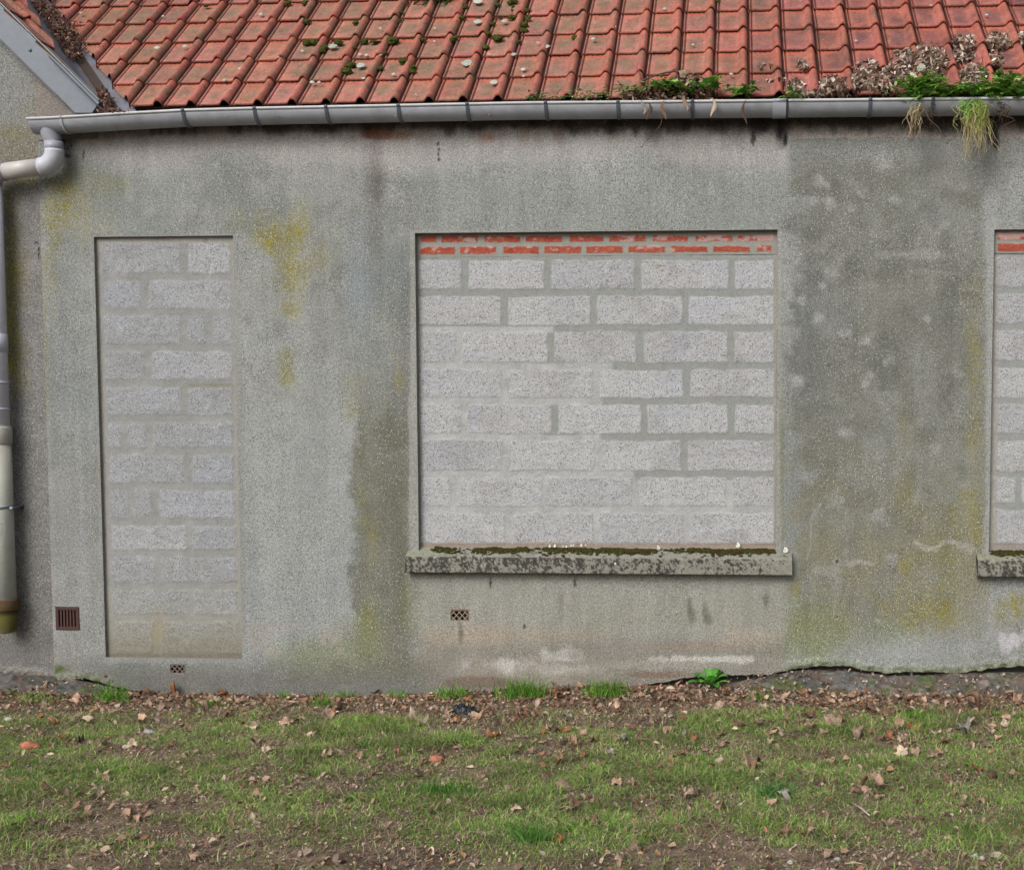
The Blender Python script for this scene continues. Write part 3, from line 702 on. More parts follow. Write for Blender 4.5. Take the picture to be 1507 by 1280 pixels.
def brick_course(x0, x1, z0, z1, y, spans, seed):
    """two courses of red brick smeared with mortar"""
    xs = np.arange(x0, x1, .0045); zs = np.arange(z0, z1, .0035)
    X, Z = np.meshgrid(xs, zs); px, py = project(X, 0 * X + y, Z)
    n2 = fbm(X * 30, Z * 45, 111 + seed, 4); n3 = fbm(X * 90, Z * 90, 113 + seed, 2); nl = fbm(X * 13, Z * 20, 115, 3)
    c = np.broadcast_to(lin((136, 137, 131)), X.shape + (3,)).copy(); g = np.zeros(X.shape); Y = y - .001 * n2
    for (a, b, ya, yb, kind) in spans:
        d = np.minimum(np.minimum(px - a, b - px), np.minimum(py - ya + 4 * np.minimum(nl + .02, 0), yb - py)) + 1.2 * n2
        mk = ss(.2, 1.4, d)
        red = np.broadcast_to(lin((146, 76, 62)), X.shape + (3,)).copy()
        red = mixc(red, lin((162, 88, 68)), ss(0, .5, n3)); red = mixc(red, lin((142, 58, 46)), ss(.1, .5, -nl) * .6)
        smear = ss(.22 - kind, .5 - kind, n2 * .8 + nl * .6)
        red = mixc(red, lin((168, 144, 138)), smear * .85)
        c = c + (red - c) * mk[..., None]; Y = Y - .002 * mk
    m, n = X.shape; idx = np.arange(m * n).reshape(m, n)
    q = np.stack([idx[:-1, :-1], idx[:-1, 1:], idx[1:, 1:], idx[1:, :-1]], -1).reshape(-1, 4)
    return mesh_np('brick_course', np.stack([X, Y, Z], -1).reshape(-1, 3), [q], M['block'], c.reshape(-1, 3), {'grain': g.ravel()}, True, house)
up = [(618, 643, 0), (649, 704, 0), (712, 766, .05), (773, 828, 0), (837, 889, 0), (896, 952, .35), (960, 1013, .1), (1022.6, 1079, .4), (1084, 1140, .5)]
lo = [(618, 670, 0), (675.6, 731, .15), (740, 793.6, 0), (800, 856, -.1), (862, 917, -.05), (924, 979, .08), (986, 1042, .2), (1049, 1104, 0), (1113, 1136, .15)]
sp = [(a, b, 346.5 - (a - 618) * .003, 357.6 - (a - 618) * .004, k) for a, b, k in up] + [(a, b, 362.5 - (a - 618) * .005, 375 - (a - 618) * .0085, k) for a, b, k in lo]
zt = P(880, 376.5, yw)[2]
brick_course(WIN[0] - .004, WIN[1] + .004, zt, WIN[3] + .004, yw - .001, sp, 0)
sp = [(1467 + i * 62, 1518 + i * 62, 342, 354, .5) for i in range(10)] + [(1467 + i * 61, 1523 + i * 61, 357.5, 371, 0) for i in range(10)]
brick_course(WIN2[0] - .004, WIN2[1] + .004, P(1480, 373, WIN2[4])[2], WIN2[3] + .004, WIN2[4] - .006, sp, 5)

# ------------------------------------------------------------------ sills
def sill(x0, x1, zt, zb, seed):
    yf, yb = -.062, .04
    drop = .048
    prof = []                                      # (y, z) from back top, over the front edge, down, back underneath
    prof += [(yb, zt + drop)] + [(yb + (yf + .006 - yb) * t, zt + drop * (1 - t)) for t in np.linspace(.06, 1, 18)]
    prof += [(yf + .002, zt - .003), (yf, zt - .008)] + [(yf, zt - .008 + (zb + .004 - zt + .008) * t) for t in np.linspace(.08, 1, 16)] + [(yf + .003, zb), (yf + .02, zb), (-.0, zb), (.01, zb)]
    prof = np.array(prof); xs = np.arange(x0, x1 + .004, .006); m = len(prof); n = len(xs)
    X = np.repeat(xs[None], m, 0); Y = np.repeat(prof[:, :1], n, 1).copy(); Z = np.repeat(prof[:, 1:], n, 1).copy()
    s = np.cumsum(np.concatenate([[0], np.hypot(*np.diff(prof, axis=0).T)])); Sg = np.repeat(s[:, None], n, 1)
    n1 = fbm(X * 5, Sg * 8, 120 + seed, 3); n2 = fbm(X * 24, Sg * 24, 121 + seed, 4); n3 = fbm(X * 70, Sg * 60, 122 + seed, 3); drip = fbm(X * 45, Sg * 12, 123 + seed, 4)
    top = (np.arange(m) < 19)[:, None] & np.ones(n, bool)[None]
    c = np.broadcast_to(lin((126, 125, 116)), X.shape + (3,)).copy()
    c = mixc(c, lin((142, 140, 130)), ss(0, .5, n2) * .6)
    u = (X - x0) / (x1 - x0)
    front = ~top
    n5 = fbm(X * 150, Sg * 110, 127 + seed, 2)
    lowf = ss(.02, .3, drip * .4 + n3 * .6 + n5 * .75 + n2 * .2 + .16 * fbm(X * 2.2, X * 0, 124 + seed, 2) + .22 - .35 * ss(.86, 1, u) - .12 * (Sg - .11) / .08)
    c = np.where(front[..., None], mixc(c, lin((40, 40, 38)), lowf * .85), c)
    tdark = ss(.16, .34, n3 * .6 + n2 * .5) * ss(.03, .06, Sg)
    c = np.where(top[..., None], mixc(c, lin((52, 54, 44)), tdark * .85), c)
    c = mixc(c, lin((128, 132, 110)), top * (1 - ss(.0, .16, u)) * .6)
    Z = Z + np.where(top, .0012 * n2, 0); Y = Y + np.where(front, .0022 * n3 + .0015 * n2, 0) * (np.arange(m) < m - 3)[:, None]
    chip = ss(.35, .6, fbm(xs * 9, xs * 0, 126 + seed, 3))
    for r in (18, 19, 20): Z[r] -= chip * .004; Y[r] += chip * .003
    V = np.stack([X, Y, Z], -1).reshape(-1, 3); idx = np.arange(m * n).reshape(m, n)
    q = np.stack([idx[:-1, :-1], idx[1:, :-1], idx[1:, 1:], idx[:-1, 1:]], -1).reshape(-1, 4)
    Fs = [q]; base = m * n
    ends = [np.array([idx[:, 0][::1]]), np.array([idx[:, -1][::-1]])]
    return mesh_np('window_sill', V, [q] + [e for e in ends], M['sill'], c.reshape(-1, 3), None, True, house)
sx0, sx1 = P(596, 830, -.06)[0], P(1166, 830, -.06)[0]
zst, zsb = P(880, 820.5, -.062)[2], P(880, 844.5, -.062)[2]
s1 = sill(sx0, sx1, zst, zsb, 0)
s2 = sill(P(1439, 830, -.06)[0], WIN2[1] + .08, zst, zsb, 4)

# ------------------------------------------------------------------ roofs
TW, TG, TL = .200, .262, .292
ANG = math.atan(ROOFT)
US = np.array([0, .003, .006, .010, .013, .018, .024, .05, .08, .11, .128, .136, .143, .150, .158, .166, .174, .181, .187, .191, .195, .200])
HS = np.array([-.010, .004, .006, .005, -.003, -.003, .004, .003, .002, .003, .004, .007, .015, .024, .030, .0325, .030, .023, .013, .001, -.010, -.012])
VSs = np.array([0, 0, .004, .012, .026, .04, .09, .15, .21, .25, .292])
def tiles(ncols, nrows, mapping, tint, seed, flip=False):
    rng = np.random.default_rng(seed)
    U, Vv = np.meshgrid(US, VSs); H0 = np.repeat(HS[None], len(VSs), 0)
    roll = np.exp(-((US - .166) / .02) ** 2)[None]; pan = (ss(.018, .03, US) * (1 - ss(.125, .14, US)))[None]
    bulb = np.exp(-((VSs - .012) / .014) ** 2)[:, None]
    H0 = H0 + roll * bulb * .006 + pan * np.exp(-((VSs - .006) / .008) ** 2)[:, None] * .002
    base = .018 * (1 - VSs / TL)[:, None]
    H0 = H0 + base; H0[0] = H0[1] - .011
    m, n = U.shape; idx = np.arange(m * n).reshape(m, n)
    q1 = np.stack([idx[:-1, :-1], idx[:-1, 1:], idx[1:, 1:], idx[1:, :-1]], -1).reshape(-1, 4)
    if flip: q1 = q1[:, ::-1]
    Vs, Fs, Cs = [], [], []; k = 0
    for r in range(nrows):
        for c in range(ncols):
            du, ds_, dh, sk = rng.normal(0, .0012), rng.normal(0, .0018), rng.normal(0, .0012), rng.normal(0, .007)
            u = c * TW + U + du + sk * Vv; s_ = r * TG + Vv + ds_; h = H0 + dh
            x, y, z = mapping(u, s_, h)
            Vs.append(np.stack([x, y, z], -1).reshape(-1, 3)); Fs.append(q1 + k)
            Cs.append(tint(U, Vv, H0, roll + 0 * U, pan + 0 * U, x, y, z, rng).reshape(-1, 3)); k += m * n
            if r < nrows - 1:                          # flat dark dots painted in for the shaded drain gaps under each edge
                for dot_c in (.034, .064, .094, .122):
                    a = np.array([(c * TW + dot_c + sx + du) for sx in (-.0035, .0035)]); s0 = r * TG + TG - .009 + ds_
                    dot_u = np.array([a[0], a[1], a[1], a[0]]); dot_s = np.array([s0, s0, s0 + .012, s0 + .012]); hh = np.full(4, .0105 + dh)
                    bx_ = np.stack(mapping(dot_u, dot_s, hh), -1); Vs.append(bx_); Fs.append(np.array([[0, 1, 2, 3][::-1 if flip else 1]]) + k)
                    Cs.append(np.broadcast_to(lin((52, 30, 24)), (4, 3))); k += 4
    return np.concatenate(Vs), np.concatenate(Fs), np.concatenate(Cs)
def tile_grain(o):
    a = o.data.attributes.new('grain', 'FLOAT', 'POINT'); a.data.foreach_set('value', np.full(len(o.data.vertices), .75, np.float32))
def tile_tint(U, Vv, H, roll, pan, x, y, z, rng):
    px, py = project(x, y, z)
    right = ss(900, 1300, px.mean())
    j = rng.uniform(.8, 1.16) * np.array([1, rng.uniform(.94, 1.06), rng.uniform(.9, 1.1)]); wear = rng.uniform(0, 1)
    base = lin((154, 100, 90)) * (1 - right) + lin((148, 91, 82)) * right
    c = np.broadcast_to(base * j, U.shape + (3,)).copy()
    nn = fbm(x * 34, (y + z) * 26, 131, 4); n2 = fbm(x * 8, (y + z) * 8, 133, 3)
    c = mixc(c, lin((166, 112, 98)), ss(.0, .6, nn) * .6)
    cent = pan * np.exp(-((U - .076) / .048) ** 4 - ((Vv - .135) / .095) ** 4)
    col = lin((120, 100, 84)) * (1 - right) + lin((108, 76, 74)) * right
    c = mixc(c, col, cent * (.5 + .45 * wear + .8 * nn))
    c = mixc(c, lin((172, 88, 62)), np.exp(-((Vv - .245) / .018) ** 2) * .7)              # clean strip under the lap
    c = mixc(c, lin((158, 92, 76)), roll * .5)
    c = mixc(c, lin((166, 86, 66)), np.exp(-((Vv - .012) / .012) ** 2) * roll * .7)
    c = mixc(c, lin((104, 82, 70)), ss(.0, .5, nn + n2 * .4) * roll * .7)
    c = mixc(c, lin((82, 62, 60)), ss(.0, .45, n2 + .25 * nn) * right * .55)
    c = mixc(c, lin((82, 72, 74)), ss(.25, .5, n2) * (1 - right) * .35)
    c = mixc(c, lin((118, 104, 84)), ss(-.1, .5, n2 + .5 * nn) * (1 - right) * .45)
    joint = (U > .188) | (U < .0045) | ((U > .011) & (U < .020))
    c = np.where(joint[..., None], mixc(c, lin((44, 30, 24)), .75 + 0 * U), c)
    c[0] = lin((112, 62, 52))  # lower edge painted darker as shading for each step
    return c
X0 = -3.55 - .168
def roof_map(u, s, h):
    return X0 - 6 * TW + u, EAVE_Y + s * cos(ANG) - h * sin(ANG), EAVE_Z - .012 + s * sin(ANG) + h * cos(ANG)
def nb_map(u, s, h):
    a = math.atan(VS); return VX - .16 - s * cos(a) + h * sin(a), -.075 + u, VZ + .03 + VS * .16 + s * sin(a) + h * cos(a) - .03
def bisected(name, V, Fq, Cc, co, no, mat, parent):
    import bmesh
    o = mesh_np(name, V, [Fq], mat, Cc, None, True, parent)
    bm = bmesh.new(); bm.from_mesh(o.data)
    bmesh.ops.bisect_plane(bm, geom=bm.verts[:] + bm.edges[:] + bm.faces[:], plane_co=co, plane_no=no, clear_outer=True)
    bm.to_mesh(o.data); bm.free(); tile_grain(o); return o
V, Fq, Cc = tiles(47, 14, roof_map, tile_tint, 5)
roof = bisected('roof', V, Fq, Cc, (-3.545, -.05, 3.38), (-1, -1.03, 0), M['tile'], house)
def nb_tint(U, Vv, H, roll, pan, x, y, z, rng):
    c = tile_tint(U, Vv, H, roll, pan, x * 0 - 3.5, y, z, rng)
    return mixc(c, lin((92, 92, 52)), ss(.1, .5, fbm(x * 9, y * 9 + z * 4, 137, 3)) * .6)
V, Fq, Cc = tiles(16, 16, nb_map, nb_tint, 6, flip=True)
nroof = bisected('roof', V, Fq, Cc, (-3.93, -.05, 3.38), (1, .98, 0), M['tile'], nb)
# boarding under the tiles
def slab(name, pts, t, mat, parent, col):
    pts = np.array(pts, float); nrm = np.cross(pts[1] - pts[0], pts[2] - pts[0]); nrm /= np.linalg.norm(nrm)
    V = np.concatenate([pts, pts - nrm * t]); k = len(pts)
    side = [(i, (i + 1) % k, (i + 1) % k + k, i + k) for i in range(k)]
    mb = MB(); mb.add(V, [np.array([range(k)]), np.array([list(range(k, 2 * k))[::-1]]), np.array(side)], lin(col)); return mb.build(name, mat, parent, False)
def zr(y, off=0): return EAVE_Z + (y - EAVE_Y) * ROOFT + off
def vx(y): return -3.67 - .98 * (y + .05)
slab('roof_boarding', [(vx(-.02) + .02, -.02, zr(-.02, -.03)), (5.5, -.02, zr(-.02, -.03)), (5.5, 2.6, zr(2.6, -.03)), (vx(2.6), 2.6, zr(2.6, -.03))], .02, M['plain'], house, (60, 48, 40))
slab('roof_boarding', [(VX - .05, -.02, verge(VX - .05) - .035), (vx(2.6), 2.6, verge(vx(2.6)) - .035), (-8.2, 2.6, verge(-8.2) - .035), (-8.2, -.02, verge(-8.2) - .035)], .02, M['plain'], nb, (60, 48, 40))
# zinc valley tray
mb = MB(); ys = np.linspace(-.115, 2.6, 60); rows = []
for y in ys:
    xv = vx(y); a = (xv + .17, y, zr(y, -.02)); b = (xv, y, zr(y, -.04)); yl = y
    l = (xv - .05, yl, zr(y, -.04) + .05 * VS); l2 = (xv - .36, yl, zr(y, -.035) + .36 * VS)
    rows += [l2, l, b, a]
rows = np.array(rows); i = np.arange(len(ys) - 1)[:, None] * 4
fs = np.concatenate([i + np.array([[k, k + 1, k + 5, k + 4]]) for k in range(3)])
n = fbm(rows[:, 0] * 20, rows[:, 1] * 20, 141, 3)
cc = mixc(np.broadcast_to(lin((122, 126, 138)), (len(rows), 3)).copy(), lin((120, 104, 94)), ss(.0, .5, n) * .8)
mb.add(rows, [fs], cc); mb.build('valley_gutter', M['zinc'], house)

# bargeboard with its capping strip
bb = empty('bargeboard'); bb.parent = nb
def V3d(x, z, y): return (x, y, z)
top0, top1 = (-8.2, verge(-8.2)), (-3.700, verge(-3.700)); bw = .146 / cos(math.atan(VS))
pts = [(top0[0], top0[1]), (top1[0], top1[1]), (-3.747, 3.333), (-3.849, 3.333), (-8.2, verge(-8.2) - bw * 1.0)]
pts[3] = (-3.849, verge(-3.849) - bw - .002)
mb = MB(); k = len(pts)
fr = [(x, -.072, z) for x, z in pts]; bk = [(x, -.022, z) for x, z in pts]
mb.add(fr + bk, [np.array([list(range(k))[::-1]]), np.array([range(k, 2 * k)]), np.array([(i, (i + 1) % k, (i + 1) % k + k, i + k) for i in range(k)])], lin((104, 112, 122)))
o = mb.build('board', M['pvc'], nb, False); bevel(o, .004); o.name = 'bargeboard'
C.objects.unlink(bb); bpy.data.objects.remove(bb)
mb = MB(); e = np.array([1, 0, -VS]); e /= np.linalg.norm(e); nn_ = np.array([VS, 0, 1]); nn_ /= np.linalg.norm(nn_)
A = np.array([top0[0], 0, top0[1]]); B = np.array([top1[0] - .006, 0, top1[1] + .006])
for (off, t, y0, y1, col) in ((.0045, .006, -.080, .0, (142, 152, 152)), (-bw * cos(math.atan(VS)) - .0035, .006, -.078, -.0225, (86, 92, 102))):
    BB = B if off > 0 else B - e * .2
    Vq = [A + nn_ * off, BB + nn_ * off, BB + nn_ * (off + t), A + nn_ * (off + t)]
    mb.add([(v[0], y0, v[2]) for v in Vq] + [(v[0], y1, v[2]) for v in Vq], [[(0, 1, 2, 3), (7, 6, 5, 4), (0, 4, 5, 1), (1, 5, 6, 2), (2, 6, 7, 3), (3, 7, 4, 0)]], lin(col))
co = mb.build('trim_strip', M['pvc'], o, False); bevel(co, .002)
mb = MB(); p = P(44, 74, -.073); mb.tube([(p[0], -.07, p[2]), (p[0], -.0765, p[2]), (p[0], -.079, p[2])], [.011, .010, .004], 12, lin((96, 104, 118))); mb.build('rivet', M['pvc'], o)

# ------------------------------------------------------------------ gutter
GY, GR = -.098, .072
_gx = np.array([-4.08, -3.9, -3.5, -3.16, -2.8, -1.2, .26, 1.56, 5.2]); _gz = np.array([3.280, 3.284, 3.301, 3.313, 3.317, 3.322, 3.311, 3.302, 3.29])
def gzt(x): return np.interp(x, _gx, _gz)
def arc(R, a0=0., a1=pi, n=14): t = np.linspace(a0, a1, n); return -np.cos(t) * R, -np.sin(t) * R     # (dy, dz)
def trough(xs, R, thick=.004, colr=(146, 150, 158)):
    mb = MB(); oy, oz = arc(R); iy, iz = arc(R - thick); yy = np.concatenate([oy, iy[::-1]]); zz = np.concatenate([oz, iz[::-1]]); m = len(yy)
    Vv = np.array([[(x, GY + yy[j], gzt(x) + zz[j]) for j in range(m)] for x in xs]).reshape(-1, 3)
    n = len(xs); fs = [(i * m + j, (i + 1) * m + j, (i + 1) * m + (j + 1) % m, i * m + (j + 1) % m) for i in range(n - 1) for j in range(m)]
    nz = fbm(Vv[:, 0] * 8, Vv[:, 2] * 30, 151, 4); st = fbm(Vv[:, 0] * 60, Vv[:, 2] * 3, 152, 3)
    c = np.broadcast_to(lin(colr), Vv.shape).copy(); c = mixc(c, lin((164, 168, 178)), ss(-.1, .6, nz) * .5)
    c = mixc(c, lin((112, 112, 112)), ss(.05, .6, st) * .35)
    c = mixc(c, lin((104, 104, 102)), ss(-1, 2, Vv[:, 0]) * .35)
    mb.add(Vv, [fs], c); return mb
gut = trough(np.arange(-4.075, 5.2, .05), GR).build('gutter', M['pvc'], house)
xs = np.arange(-4.085, 5.2, .05)
mb = MB(); mb.tube([(x, GY - GR - .001, gzt(x) + .002) for x in xs], .0085, 8, lin((176, 178, 180))); mb.build('front_bead', M['pvc'], gut)
mb = MB(); oy, oz = arc(GR - .001); x = -4.078
Ve = [(x, GY + a, gzt(x) + b) for a, b in zip(oy, oz)]; Ve2 = [(x + .006, b_, c_) for _, b_, c_ in Ve]; k = len(Ve)
mb.add(Ve + Ve2, [np.array([range(k)]), np.array([list(range(k, 2 * k))[::-1]]), np.array([(i, i + k, (i + 1) % k + k, (i + 1) % k) for i in range(k)])], lin((146, 150, 160))); mb.build('end_cap', M['pvc'], gut)
def strap(x, wd, R, col, name, beadR=.011):
    mb = MB(); oy, oz = arc(R, -.12, pi, 16); iy, iz = arc(R - .005, -.12, pi, 16); yy = np.concatenate([oy, iy[::-1]]); zz = np.concatenate([oz, iz[::-1]]); m = len(yy)
    Vv = [(xx, GY + yy[j], gzt(x) + zz[j]) for xx in (x - wd / 2, x + wd / 2) for j in range(m)]
    fs = [(j, m + j, m + (j + 1) % m, (j + 1) % m) for j in range(m)]
    caps = [(s_ + j, s_ + j + 1, s_ + m - 2 - j, s_ + m - 1 - j) for s_ in (0, m) for j in range(15)]
    mb.add(Vv, [fs + caps], lin(col)); mb.tube([(x - wd / 2, GY - GR - .001, gzt(x) + .003), (x + wd / 2, GY - GR - .001, gzt(x) + .003)], beadR, 8, lin(col))
    mb.box((x - wd / 2, GY + R - .004, gzt(x) - .03), (x + wd / 2, -.0, gzt(x) + .0), lin(col))
    return mb.build(name, M['pvc'], gut, True)
for bxp in [272, 377, 482, 588, 689, 804, 910, 1019, 1280, 1372, 1600, 1710, 1820]:
    strap(P(bxp, 170, -.15)[0], .019, GR + .006, (70, 76, 86), 'bracket')
for bxp in (93, 1147):
    strap(P(bxp, 180, -.15)[0] + (.0 if bxp < 200 else 0), .075 if bxp > 200 else .012, GR + .0045, (148, 152, 160), 'joint_sleeve', .0105)
strap(P(1158, 180, -.15)[0], .012, GR + .006, (52, 54, 60), 'bracket')

# ------------------------------------------------------------------ downpipe
dp = empty('downpipe'); C.objects.unlink(dp); bpy.data.objects.remove(dp)
ox, oz0 = P(80, 200, GY)[0], gzt(-3.98) - GR
pR = .049
def dirt(n, base, dark, seed):
    a = fbm(np.arange(n) * 1.3, np.arange(n) * .7, seed, 3); return mixc(np.broadcast_to(lin(base), (n, 3)).copy(), lin(dark), ss(.0, .6, a) * .6)
mb = MB()
xo = P(78, 205, GY)[0]; zo = P(80, 222, GY)[2]; zh = P(40, 245, -.09)[2]
xe = P(80, 235, -.09)[0]
mb.tube([(xo - .02, GY, oz0 + .05), (xo - .012, GY, oz0 - .0), (xo - .002, GY, oz0 - .03), (xo + .004, GY, oz0 - .05)], [.056, .054, .05, .047], 20, lin((136, 140, 150)), False)
mb.tube([(xo + .004, GY, oz0 - .045), (xo + .006, GY, oz0 - .10)], [.052, .052], 20, lin((148, 151, 162)), True)
outlet = mb.build('outlet', M['pvc'], gut)
Rb = .085; pth = [(xo + .006, GY, oz0 - .09)]
cz = zh + Rb - .005
for t in np.linspace(0, pi / 2, 10): pth.append((xo + .006 - Rb + Rb * cos(t), GY + .0 * t, cz - Rb * sin(t)))
mb = MB(); mb.tube(pth, .0535, 22, lin((176, 179, 188)))
xd = P(-1, 560, -.075)[0]; xl = xd + .06
zl = pth[-1][2] - .028
mb.tube([pth[-1], (xl, GY + .0, zl)], [pR, pR], 22, dirt(2, (184, 180, 180), (172, 166, 164), 161))
mb.tube([(xl + .03, GY, zl + .003), (xl - .02, GY, zl - .002)], .054, 22, lin((150, 152, 162)))
p2 = [(xl, GY, zl)]
Rb2 = .06
for t in np.linspace(0, pi / 2, 10): p2.append((xd + Rb2 - Rb2 * sin(t), GY + .015 * t, zl - .006 - Rb2 + Rb2 * cos(t)))
mb.tube(p2, .0525, 22, lin((150, 152, 162)))
zt_ = P(0, 630, -.075)[2]; zb_ = P(8, 888, -.075)[2]; yD = GY + .023
mb.tube([p2[-1], (xd, yD, 2.4), (xd, yD, zt_)], pR, 22, dirt(3, (196, 198, 212), (180, 182, 196), 162))
dpipe = mb.build('downpipe', M['pvc'], house)
for (pz, r_, hgt, col) in ((505, .0535, .11, (174, 176, 190)), (563, .0525, .014, (166, 168, 182)), (602, .0525, .012, (166, 168, 182))):
    mb = MB(); z = P(2, pz, -.075)[2]; mb.tube([(xd, yD, z + hgt / 2), (xd, yD, z - hgt / 2)], r_, 22, lin(col)); mb.build('pipe_collar', M['pvc'], dpipe)
mb = MB(); xL = xd - .003
mb.tube([(xL, yD, zt_ + .012), (xL, yD, zt_ - .005), (xL, yD, zt_ - .09), (xL, yD, zt_ - .096)], [.058, .064, .064, .058], 24, lin((152, 150, 144)))
mb.tube([(xL, yD, zt_ - .09), (xL, yD, zt_ - .4), (xL, yD, zb_)], [.0575, .0575, .0575], 24, np.array([lin((156, 156, 144)), lin((168, 170, 162)), lin((172, 178, 174))]))
low = mb.build('lower_pipe', M['pvc'], dpipe)
# stamp on the pipe: outlined plate with rows of small raised strokes
mb = MB(); zs0, zs1 = P(8, 763, -.13)[2], P(8, 808, -.13)[2]
def onpipe(a, z, r=.0583): return (xL + sin(a) * r, yD - cos(a) * r, z)
def stroke(a0, z0, a1, z1, wd=.0016, col=(186, 190, 186)):
    mb.tube([onpipe(a0 + (a1 - a0) * t, z0 + (z1 - z0) * t) for t in (0, .5, 1)], wd * .6, 5, lin(col))
aL, aR = -.12, .62
stroke(aL, zs0, aR, zs0); stroke(aL, zs1, aR, zs1); stroke(aL, zs0, aL, zs1); stroke(aR, zs0, aR, zs1)
hh = (zs0 - zs1)
for ci, (a0, a1) in enumerate(((-.04, .2), (.3, .54))):
    for ri in range(5):
        t = zs0 - hh * (.08 + ri * .18); b_ = t - hh * .12
        for s_ in [[(0, 0, 1, 0), (0, 0, 0, 1), (0, .5, 1, .5)], [(0, 0, 0, 1), (0, .5, 1, .5), (0, 1, 1, 1), (0, 0, 1, 0)], [(0, 0, 0, 1), (1, 0, 1, 1), (0, 0, 1, 1)], [(0, 0, 1, 1), (1, 0, 0, 1)], [(0, 0, 0, 1), (0, 1, 1, 1)]][(ri + ci * 2) % 5:(ri + ci * 2) % 5 + 1]:
            for (u0, v0, u1, v1) in s_: stroke(a0 + (a1 - a0) * u0, t + (b_ - t) * v0, a0 + (a1 - a0) * u1, t + (b_ - t) * v1, .0012, (180, 184, 180))
mb.build('stamped_lettering', M['plain'], low)
# clip
mb = MB(); zc_ = P(10, 748, -.13)[2]
mb.tube([(xL + sin(t) * .0605, yD - cos(t) * .0605, zc_ + .006 * t) for t in np.linspace(-1.6, 1.5, 18)], .0052, 8, lin((70, 84, 100)))
pc = P(20.5, 748, -.075)
mb.box((pc[0] - .006, -.10, pc[2] - .006), (pc[0] + .010, .02, pc[2] + .012), lin((70, 76, 90)))
mb.tube([(pc[0] + .002, -.098, pc[2] + .003), (pc[0] + .002, -.108, pc[2] + .003)], .010, 10, lin((140, 142, 160)))
mb.build('pipe_clip', M['pvc'], dpipe)
# iron boot at the foot
mb = MB(); zb2 = P(8, 930, -.075)[2]; bxx = xL - .0
ring = [(bxx, yD, zb_ + .028), (bxx, yD, zb_ + .022), (bxx, yD, zb_ - .035), (bxx, yD, zb_ - .04), (bxx, yD, zb_ - .075), (bxx, yD, zb2 + .02), (bxx + .0, yD, zb2), (bxx, yD, zb2 - .002)]
mb.tube(ring, [.064, .069, .069, .062, .061, .052, .044, .036], 24, np.array([lin(c_) for c_ in ((88, 70, 54), (80, 62, 48), (96, 82, 54), (60, 52, 34), (92, 88, 46), (84, 84, 44), (128, 118, 96), (20, 18, 16))]))
mb.build('iron_boot', M['rust'], dpipe)

# ------------------------------------------------------------------ air vents
def vent_slots(h):
    x0, x1, z0, z1, d = h; mb = MB(); f = .012; X_, x_ = x1, x0
    yb_, yf_ = .012, -.006
    x0, x1, z0, z1 = x0 - .01, x1 + .01, z0 - .01, z1 + .01
    r = lin((74, 56, 52)); f = .020
    mb.box((x0, yf_, z1 - f), (x1, yb_, z1), r); mb.box((x0, yf_, z0), (x1, yb_, z0 + f), r)
    mb.box((x0, yf_, z0 + f), (x0 + f, yb_, z1 - f), r); mb.box((x1 - f, yf_, z0 + f), (x1, yb_, z1 - f), r)
    g = mb.build('air_vent', M['rust'], house, False); bevel(g, .002, 1)
    inner = x1 - x0 - 2 * f; n = 5; bw_ = .0105; gap = (inner - n * bw_) / (n + 1)
    for i in range(n):
        mb = MB(); a = x0 + f + gap + i * (bw_ + gap); mb.box((a, yf_ + .002, z0 + f), (a + bw_, yb_ - .001, z1 - f), lin((78, 54, 52) if i != 2 else (72, 62, 50))); b_ = mb.build('bar', M['rust'], g, False)
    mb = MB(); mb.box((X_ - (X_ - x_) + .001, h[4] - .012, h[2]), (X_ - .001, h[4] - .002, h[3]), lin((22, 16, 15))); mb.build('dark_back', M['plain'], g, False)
    tag(g, 'rusty square iron vent with vertical slots beside the blocked door')
def vent_lattice(h, col, lab, rim):
    x0, x1, z0, z1, d = h; mb = MB(); r = lin(rim); f = .006
    mb.box((x0, -.002, z1 - f), (x1, .01, z1 + .003), r); mb.box((x0, -.002, z0 - .004), (x1, .01, z0 + f * .6), lin(col))
    mb.box((x0 - .003, -.0015, z0), (x0 + f * .6, .01, z1), r); mb.box((x1 - f * .6, -.0015, z0), (x1 + .003, .01, z1), r)
    g = mb.build('air_vent', M['rust'], house, False)
    mb = MB(); H_ = z1 - z0; step = (x1 - x0) / 3.0
    for sgn, yy in ((1, .005), (-1, .008)):
        for i in range(-3, 7):
            a = np.array([x0 + i * step, z0 if sgn > 0 else z1]); b_ = a + np.array([H_ * .95, sgn * H_])
            t0 = max(0, (x0 - a[0]) / (b_[0] - a[0])); t1 = min(1, (x1 - a[0]) / (b_[0] - a[0]))
            if t1 > t0:
                p_, q_ = a + (b_ - a) * t0, a + (b_ - a) * t1; mb.bar((p_[0], yy, p_[1]), (q_[0], yy, q_[1]), .0045, .004, lin(col))
    mb.build('lattice', M['rust'], g, False)
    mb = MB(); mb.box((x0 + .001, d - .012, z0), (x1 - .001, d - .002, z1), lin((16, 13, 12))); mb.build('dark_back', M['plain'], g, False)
    tag(g, lab)
vent_slots(V1)
vent_lattice(V2, (128, 118, 112), 'small crossed-lattice vent below the blocked door', (104, 98, 92))
vent_lattice(V3, (150, 138, 124), 'small crossed-lattice vent below the window sill', (110, 84, 66))

